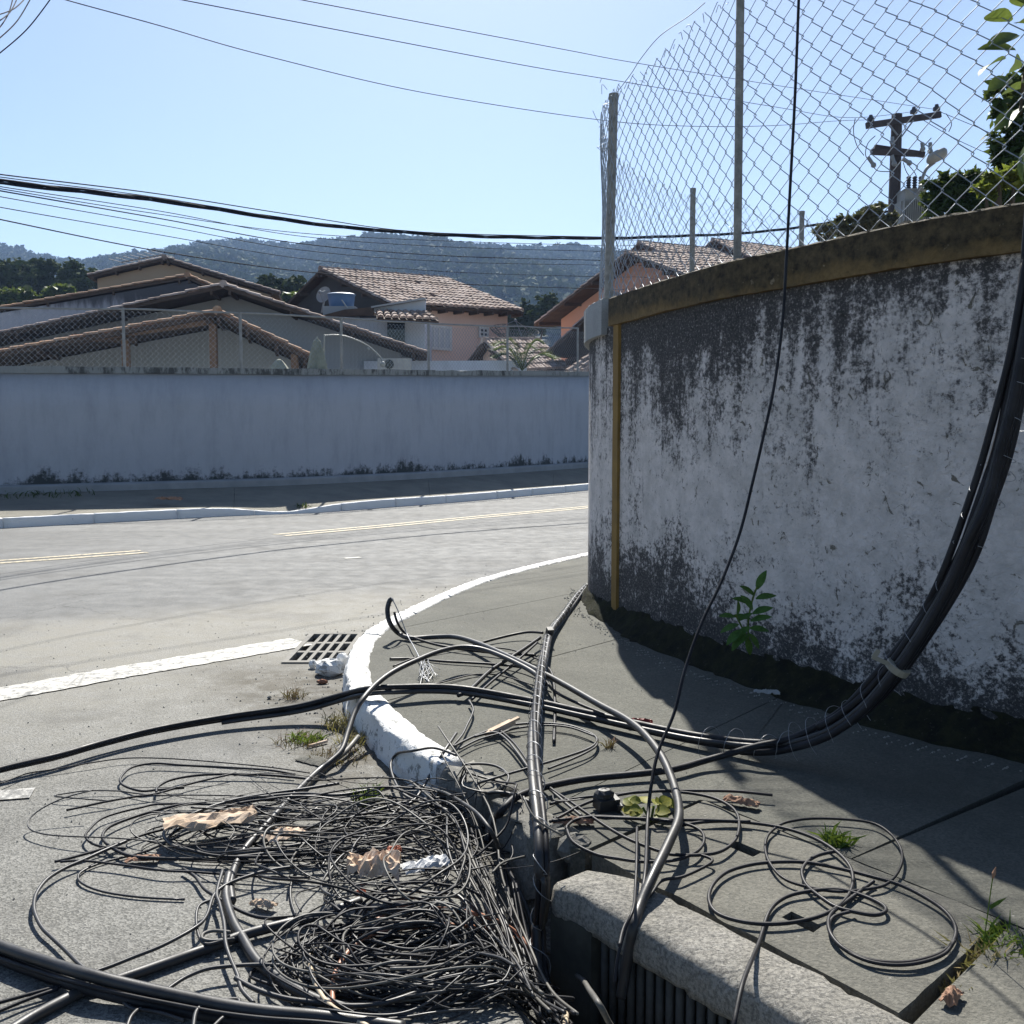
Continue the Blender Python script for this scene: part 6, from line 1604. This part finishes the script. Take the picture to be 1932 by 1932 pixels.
M_RED = simple('dark red scrap', (.16, .015, .012), (.24, .03, .02), 10, .5, 0, 0)
crumple('cardboard_scrap', 'torn open carton lying inside the oval cable loop', G(395, 1562, .05), .34, .15, .055, M_CARD, .32, 'cardboard', seed=3, tube_=.8)
crumple('cardboard_scrap', 'flat torn cardboard flap behind the torn carton', G(445, 1548, .05), .16, .07, .05, M_CARD, .5, 'cardboard', seed=4)
crumple('carton', 'crumpled tan paper carton half buried in the heap', G(706, 1654, .07), .175, .13, .075, M_PAPER, .05, 'carton', 1.5, 16, 12, seed=9, tube_=.9)
crumple('paper_scrap', 'small crushed paper beside the thick cable end', G(535, 1580, .05), .15, .09, .035, M_PAPER, .7, 'paper', seed=5)
crumple('paper_scrap', 'pale round paper scrap in the upper heap', G(560, 1575, .05), .06, .05, .02, M_PAPER, 0, 'paper', seed=6)
crumple('foam_cup', 'white broken foam cup right of the crumpled carton', G(800, 1652, .06), .17, .075, .06, M_FOAM, .55, 'cup', .8, seed=8, tube_=.8)
crumple('leaf_litter', 'dry brown leaf with orange tint under the left cables', G(270, 1623, .01), .12, .05, .02, M_DRYL, .1, 'leaf', seed=10)
crumple('leaf_litter', 'pale curled dry leaf on the asphalt inside the heap', G(497, 1711, .01), .09, .04, .025, M_CARD, -.4, 'leaf', seed=11)
crumple('leaf_litter', 'long reddish dry leaf on the pavement below the hoop', G(1082, 1556, ZP + .005), .15, .045, .03, M_DRYL, .05, 'leaf', seed=12)
crumple('leaf_litter', 'curled brown leaf at the sun and shade edge', G(1398, 1520, ZP + .005), .14, .05, .035, M_DRYL, -.5, 'leaf', seed=13)
crumple('leaf_litter', 'rolled brown leaf by the slab corner at the bottom right', G(1795, 1890, ZP + .005), .08, .04, .035, M_DRYL, .9, 'leaf', seed=14)
crumple('plastic_scrap', 'orange plastic scrap above the crumpled carton', G(744, 1606, .08), .05, .035, .02, M_ORANGE, .2, 'plastic', seed=15)
crumple('plastic_scrap', 'tiny orange scrap below the crumpled carton', G(681, 1690, .08), .035, .03, .02, M_ORANGE, .2, 'plastic', seed=16)
crumple('red_scrap', 'dark red plastic scrap beside the long bundle', G(1208, 1366, ZP + .02), .12, .04, .03, M_RED, -.15, 'plastic', seed=17)
crumple('leaf_litter', 'small curled litter on the far pavement in the shade', G(318, 946, .25), .5, .16, .10, M_DRYL, 0, 'leaf', seed=18)
k = MB(); a, b = G(918, 1386, ZP + .02), G(967, 1362, ZP + .05); k.beam(a, b, .045, .018); k.beam(a + Vector((.02, .01, .012)), b + Vector((.03, 0, .02)), .02, .012); tag(k.build('wood_splinter', M_PAPER), 'pale wood splinter lying across thin cables on the pavement', 'wood')
k = MB(); k.tube([G(582, 1408, .012) + Vector((-.0, 0, 0)), G(617, 1398, .014)][::1], .008, 7); k.v = [((x + 1.0) * 1.0 - 1.0, y, z) for x, y, z in k.v]
tag(k.build('twig', M_PAPER), 'short pale stick on the asphalt below the long bundle', 'stick')
k = MB(); c = G(1144, 1514, ZP + .03); k.box(c, (.085, .06, .045), .4, .15); k.ball(c + Vector((-.01, 0, .03)), (.04, .03, .025), 8, 5, .1); k.box(c + Vector((.045, -.01, -.01)), (.02, .05, .02), .2); tag(k.build('cable_splice', M_CABLE2), 'black plastic cable splice box on the sunny pavement', 'splice box')
def rock(label, c, rad, mat, name='stone', cat='stone', seed=0):
    random.seed(seed); k = MB(); k.ball(c, rad, 9, 6, .16); tag(k.build(name, mat), label, cat); random.seed(seed + 99)
rock('white painted rubble lump broken off the kerb by the grate', G(622, 1259, .05), (.10, .09, .055), M_KERBW, 'rubble', seed=1)
rock('smaller white rubble piece leaning on the kerb by the grate', G(646, 1246, .06), (.05, .05, .05), M_KERBW, 'rubble', seed=2)
rock('white ball shaped pebble in front of the grate', G(590, 1253, .03), (.028, .028, .03), M_KERBW, 'pebble', seed=3)
rock('reddish brick chip below the white rubble', G(608, 1286, .015), (.035, .02, .016), simple('brick chip', (.22, .10, .06), (.3, .15, .1), 9, .9, 40, .4), 'brick_chip', seed=4)
rock('dark pebble on the asphalt left of the weeds', G(508, 1316, .01), (.014, .012, .01), M_OLDKERB, 'pebble', seed=5)
rock('broken concrete crumb in the gap between kerb stones', G(1085, 1600, .13), (.06, .05, .05), M_OLDKERB, 'rubble', seed=6)
rock('grey rubble at the broken kerb end', G(1062, 1585, .12), (.07, .06, .06), M_OLDKERB, 'rubble', seed=7)
crumple('concrete_patch', 'pale slab chip in the dust below the kerb', G(592, 1437, .0), .16, .10, .02, M_SLAB, -.6, 'concrete chip', .3, seed=21)
random.seed(77)
def tuft(name, label, c, n, h, spread, mat, cat='grass', wd=.004, group=None):
    k = MB()
    for i in range(n):
        a = random.uniform(0, 6.28); q_ = spread * math.sqrt(random.random()); b = Vector((c[0] + q_ * math.cos(a), c[1] + q_ * math.sin(a), c[2] - .005)); L = h * random.uniform(.45, 1.15)
        d = Vector((random.gauss(0, .5), random.gauss(0, .5), 1)).normalized(); s_ = d.cross(Vector((random.random(), random.random(), 0))).normalized() * wd * random.uniform(.6, 1.3)
        m_ = b + d * L * .55; t_ = b + d * L * .9 + Vector((d.x, d.y, -.25)) * L * .45
        k.add([b - s_, b + s_, m_ + s_ * .8, m_ - s_ * .8, t_], [(0, 1, 2, 3), (3, 2, 4)])
    return tag(k.build(name, mat), label, cat, group)
M_GRASS = leaf_mat('green grass', (.05, .10, .02), (.11, .17, .03), .35, .5, 8)
M_STRAW = leaf_mat('straw grass', (.20, .15, .07), (.30, .24, .12), .3, .7, 8)
M_REDW = leaf_mat('reddish dry weed', (.10, .06, .04), (.18, .11, .07), .2, .8, 8)
tuft('grass_tuft', 'low green weed patch in the dust at the kerb foot', G(578, 1398, 0), 120, .07, .09, M_GRASS)
tuft('weed', 'straw coloured dry weeds against the kerb face', G(645, 1372, 0), 170, .11, .11, M_STRAW, 'weed', .0025)
tuft('weed', 'reddish dry weeds below the grate', G(555, 1316, 0), 90, .10, .07, M_REDW, 'weed', .0025)
tuft('weed', 'reddish weeds beside the low green patch', G(560, 1402, 0), 120, .07, .12, M_REDW, 'weed', .0025)
tuft('weed', 'brown dead weeds in the dirt right of the slab chip', G(640, 1430, 0), 130, .07, .14, M_REDW, 'weed', .0025)
tuft('weed', 'sparse straw weeds tight against the white kerb foot', G(668, 1400, 0), 110, .09, .09, M_STRAW, 'weed', .0025)
tuft('grass_tuft', 'green grass poking up through the upper heap', G(690, 1515, 0), 90, .10, .06, M_GRASS)
tuft('grass_tuft', 'small green tuft in the shade at the slab edge', G(1578, 1590, ZP), 70, .08, .05, M_GRASS, wd=.005)
tuft('grass_tuft', 'yellow green grass clump at the right slab corner', G(1858, 1838, ZP - .05), 150, .12, .07, M_STRAW)
tuft('grass_tuft', 'green grass clump at the right edge beyond the slab corner', G(1905, 1800, ZP - .03), 140, .11, .09, M_GRASS)
tuft('grass_tuft', 'dry straw wisps in the slab gap at the bottom right', G(1800, 1880, ZP - .04), 60, .07, .05, M_STRAW)
tuft('grass_tuft', 'dead flattened grass star on the sunny pavement', G(1150, 1412, ZP), 40, .07, .02, M_REDW, wd=.002)
tuft('weed', 'dark weed at the foot of the blue wall, right', G(598, 909, .36), 60, .34, .35, M_LEAFD, 'weed', .02)
tuft('weed', 'small green weed at the foot of the blue wall, middle', G(430, 920, .33), 50, .25, .25, M_LEAFD, 'weed', .015)
tuft('grass_tuft', 'thin grass line at the foot of the blue wall at left', G(70, 934, .33), 160, .16, 1.1, M_LEAFD, wd=.012)
tuft('weed', 'weed tuft sprouting from the far kerb', G(572, 961, .05), 40, .2, .12, M_LEAFD, 'weed', .012)
# grass stalk with seed head by the right corner
gs_ = thing('grass_stalk', 'tall thin grass stalk with reddish seed head at right', 'grass', G(1853, 1800, ZP))
b = G(1853, 1800, ZP); Yb = b.y
def gp(x, y): return A(x, y, Yb)
MB().tube(spline([b, gp(1862, 1735), gp(1868, 1690), gp(1873, 1655)], 5), .0016, 5).build('stem', M_GRASS, gs_)
MB().tube([gp(1873, 1657), gp(1875, 1648), gp(1879, 1636)], [.002, .0055, .001], 6).build('seed_head', M_DRYL, gs_)
k = MB()
for x0, y0, x1, y1 in ((1868, 1712, 1900, 1693), (1860, 1760, 1850, 1722), (1856, 1795, 1838, 1772)):
    p, q_ = gp(x0, y0), gp(x1, y1); s_ = Vector((0, .004, .004)); k.add([p - s_, p + s_, p.lerp(q_, .5) + s_, p.lerp(q_, .5) - s_, q_], [(0, 1, 2, 3), (3, 2, 4)])
k.build('blades', M_GRASS, gs_)
# leafy plants: sapling against the wall, weed at the slab corner
def sapling(label, stems, leafs, mat, L, W, base):
    t = thing('sapling', label, 'plant', base); k = MB()
    for s_ in stems: k.tube(spline(s_, 5), .005, 5)
    k.build('stem', M_GRASS, t); lm = big_leaf_mesh(L, W, 'leaf', .2, .3); lm.materials.append(mat)
    for p, d, sc_l in leafs:
        d = Vector(d).normalized(); s_ = d.cross(Vector((random.gauss(0, .2), -.55, .8))).normalized(); nn = s_.cross(d)
        M4 = Matrix((s_, d, nn)).transposed().to_4x4() @ Matrix.Scale(sc_l, 4); M4.translation = Vector(p) - Vector(base)
        o = bpy.data.objects.new('leaf', lm); C.objects.link(o); o.parent = t; o.matrix_basis = M4
    return t
M_SAPL = leaf_mat('glossy sapling leaf', (.022, .060, .016), (.055, .125, .028), .25, .35, 10)
SY = 5.1
sb = A(1412, 1212, SY)
st1 = [sb, A(1412, 1170, SY), A(1420, 1130, SY - .03), A(1428, 1108, SY - .05)]; st2 = [A(1411, 1205, SY), A(1398, 1180, SY - .04), A(1388, 1160, SY - .08)]
lf = []
for x, y, dx, dz, s_ in ((1428, 1112, .3, 1, 1), (1424, 1125, -.8, .9, .95), (1426, 1130, .9, .35, 1), (1420, 1140, -.9, .5, 1.0), (1420, 1150, -.6, 1.0, .95), (1420, 1158, .9, .5, 1), (1416, 1168, -.9, .35, .9), (1416, 1172, 1, .55, 1), (1414, 1182, -.5, -.3, 1), (1414, 1185, .7, .1, .9), (1412, 1195, .6, -.6, .9), (1412, 1198, -.7, -.4, .9), (1390, 1162, .2, 1, .8), (1388, 1164, -.9, .3, .85), (1392, 1172, .8, .7, .8), (1394, 1178, -1, -.2, .95), (1400, 1188, -1, -.55, 1.05), (1404, 1195, -.8, -.8, 1), (1408, 1202, .3, -1, .9)):
    lf.append((A(x, y, SY - .04 + random.uniform(-.03, .02)), (dx, random.uniform(-.5, .0), dz), s_))
sapling('glossy green sapling growing from the foot of the mildewed wall', [st1, st2], lf, M_SAPL, .102, .043, (sb.x, sb.y, sb.z))
wb_ = G(1228, 1550, ZP); lf = []
for i in range(18):
    a = random.uniform(0, 6.28); q_ = random.uniform(.01, .07); p = wb_ + Vector((q_ * math.cos(a) * 1.3, q_ * math.sin(a) * .8, random.uniform(.03, .075))); lf.append((p, (math.cos(a), math.sin(a), random.uniform(-.1, .5)), random.uniform(.7, 1.25)))
sapling('yellow green broad leaved weed in the joint at the slab corner', [[wb_, wb_ + Vector((.01, 0, .06))], [wb_, wb_ + Vector((-.03, .01, .05))]], lf, leaf_mat('yellowing weed leaf', (.11, .15, .03), (.22, .20, .04), .3, .5, 14), .05, .045, (wb_.x, wb_.y, wb_.z))
# fallen scrap on the moss by the wall
crumple('paper_scrap', 'pale torn scrap lying on the mossy wall footing', G(1447, 1311, .25), .13, .05, .03, M_CEMENT, -.25, 'paper', seed=30)

# grit: loose stones along the footing, the kerb foot and the gutter
def grit(label, pts, r0, r1, mat):
    k = MB()
    for p in pts:
        r = random.uniform(r0, r1); a = random.uniform(0, 3); c = Vector(p) + Vector((0, 0, r * .3))
        q_ = [c + Vector((r * math.cos(a + i * 2.1) * random.uniform(.7, 1.3), r * math.sin(a + i * 2.1) * random.uniform(.7, 1.3), -r * .5)) for i in range(3)]
        t_ = c + Vector((random.gauss(0, r * .3), random.gauss(0, r * .3), r * .7)); k.add(q_ + [t_], [(0, 1, 3), (1, 2, 3), (2, 0, 3)])
    o = k.build('grit', mat, kind='stuff'); o['label'] = label
M_GRIT = simple('pale grit', (.16, .155, .14), (.34, .33, .30), 60, .9, 0, 0)
pts = []
for _ in range(900):
    i = random.randrange(iF, len(FACE) - 1); p = FACE[i]; tt = (FACE[i + 1] - FACE[i - 1]); tt.z = 0; tt.normalize(); nd = Vector((tt.y, -tt.x, 0))
    t_ = min(1, (i - iF) / 40); d_ = (.08 + .15 * t_) + abs(random.gauss(0, .05)) - .02; pts.append((p.x + nd.x * d_, p.y + nd.y * d_, ZP + .003))
grit('loose pale grit along the mossy wall footing', pts, .002, .008, M_GRIT)
pts = []
for _ in range(1100):
    p = random.choice(KC); tt = KC[min(KC.index(p) + 1, len(KC) - 1)] - KC[max(KC.index(p) - 1, 0)]; tt.z = 0; tt.normalize(); nd = Vector((tt.y, -tt.x, 0))
    d_ = .05 + abs(random.gauss(0, .28)); q_ = p + nd * d_
    if q_.y > 3.6: pts.append((q_.x, q_.y, .002))
grit('crumbs of dirt and gravel in the gutter by the white kerb', pts, .002, .009, M_GRIT)
pts = []
for _ in range(700): pts.append((random.uniform(-4, .2), random.uniform(2.6, 8.5), .002))
pts = [p for p in pts if not on_pavement(p[0], p[1])[0] and abs(pit(p[0], p[1])) < .01]
grit('scattered tiny stones on the asphalt', pts, .0015, .006, M_GRIT)
pts = []
for _ in range(300):
    q_ = Vector((random.uniform(-.6, 1.8), random.uniform(3.6, 8.5), 0)); on, dd = on_pavement(q_.x, q_.y)
    if on and dd > .15 and q_.x < .95: pts.append((q_.x, q_.y, ZP + .002))
grit('tiny litter specks on the sunny pavement', pts, .0015, .005, M_GRIT)

# ---------------------------------------------------------------- haze between here and the hills
def haze():
    k = bpy.data.materials.new('haze'); k.use_nodes = True; t = k.node_tree; t.nodes.remove(t.nodes['Principled BSDF'])
    v = t.nodes.new('ShaderNodeVolumePrincipled'); v.inputs['Color'].default_value = (.40, .60, 1, 1); v.inputs['Density'].default_value = HAZE; v.inputs['Anisotropy'].default_value = .2
    t.links.new(v.outputs[0], t.nodes['Material Output'].inputs['Volume']); return k
HAZE = .00030
k = MB(); k.box((0, 640, 115), (3400, 1440, 233)); hzo = k.build('haze', haze(), kind='stuff')
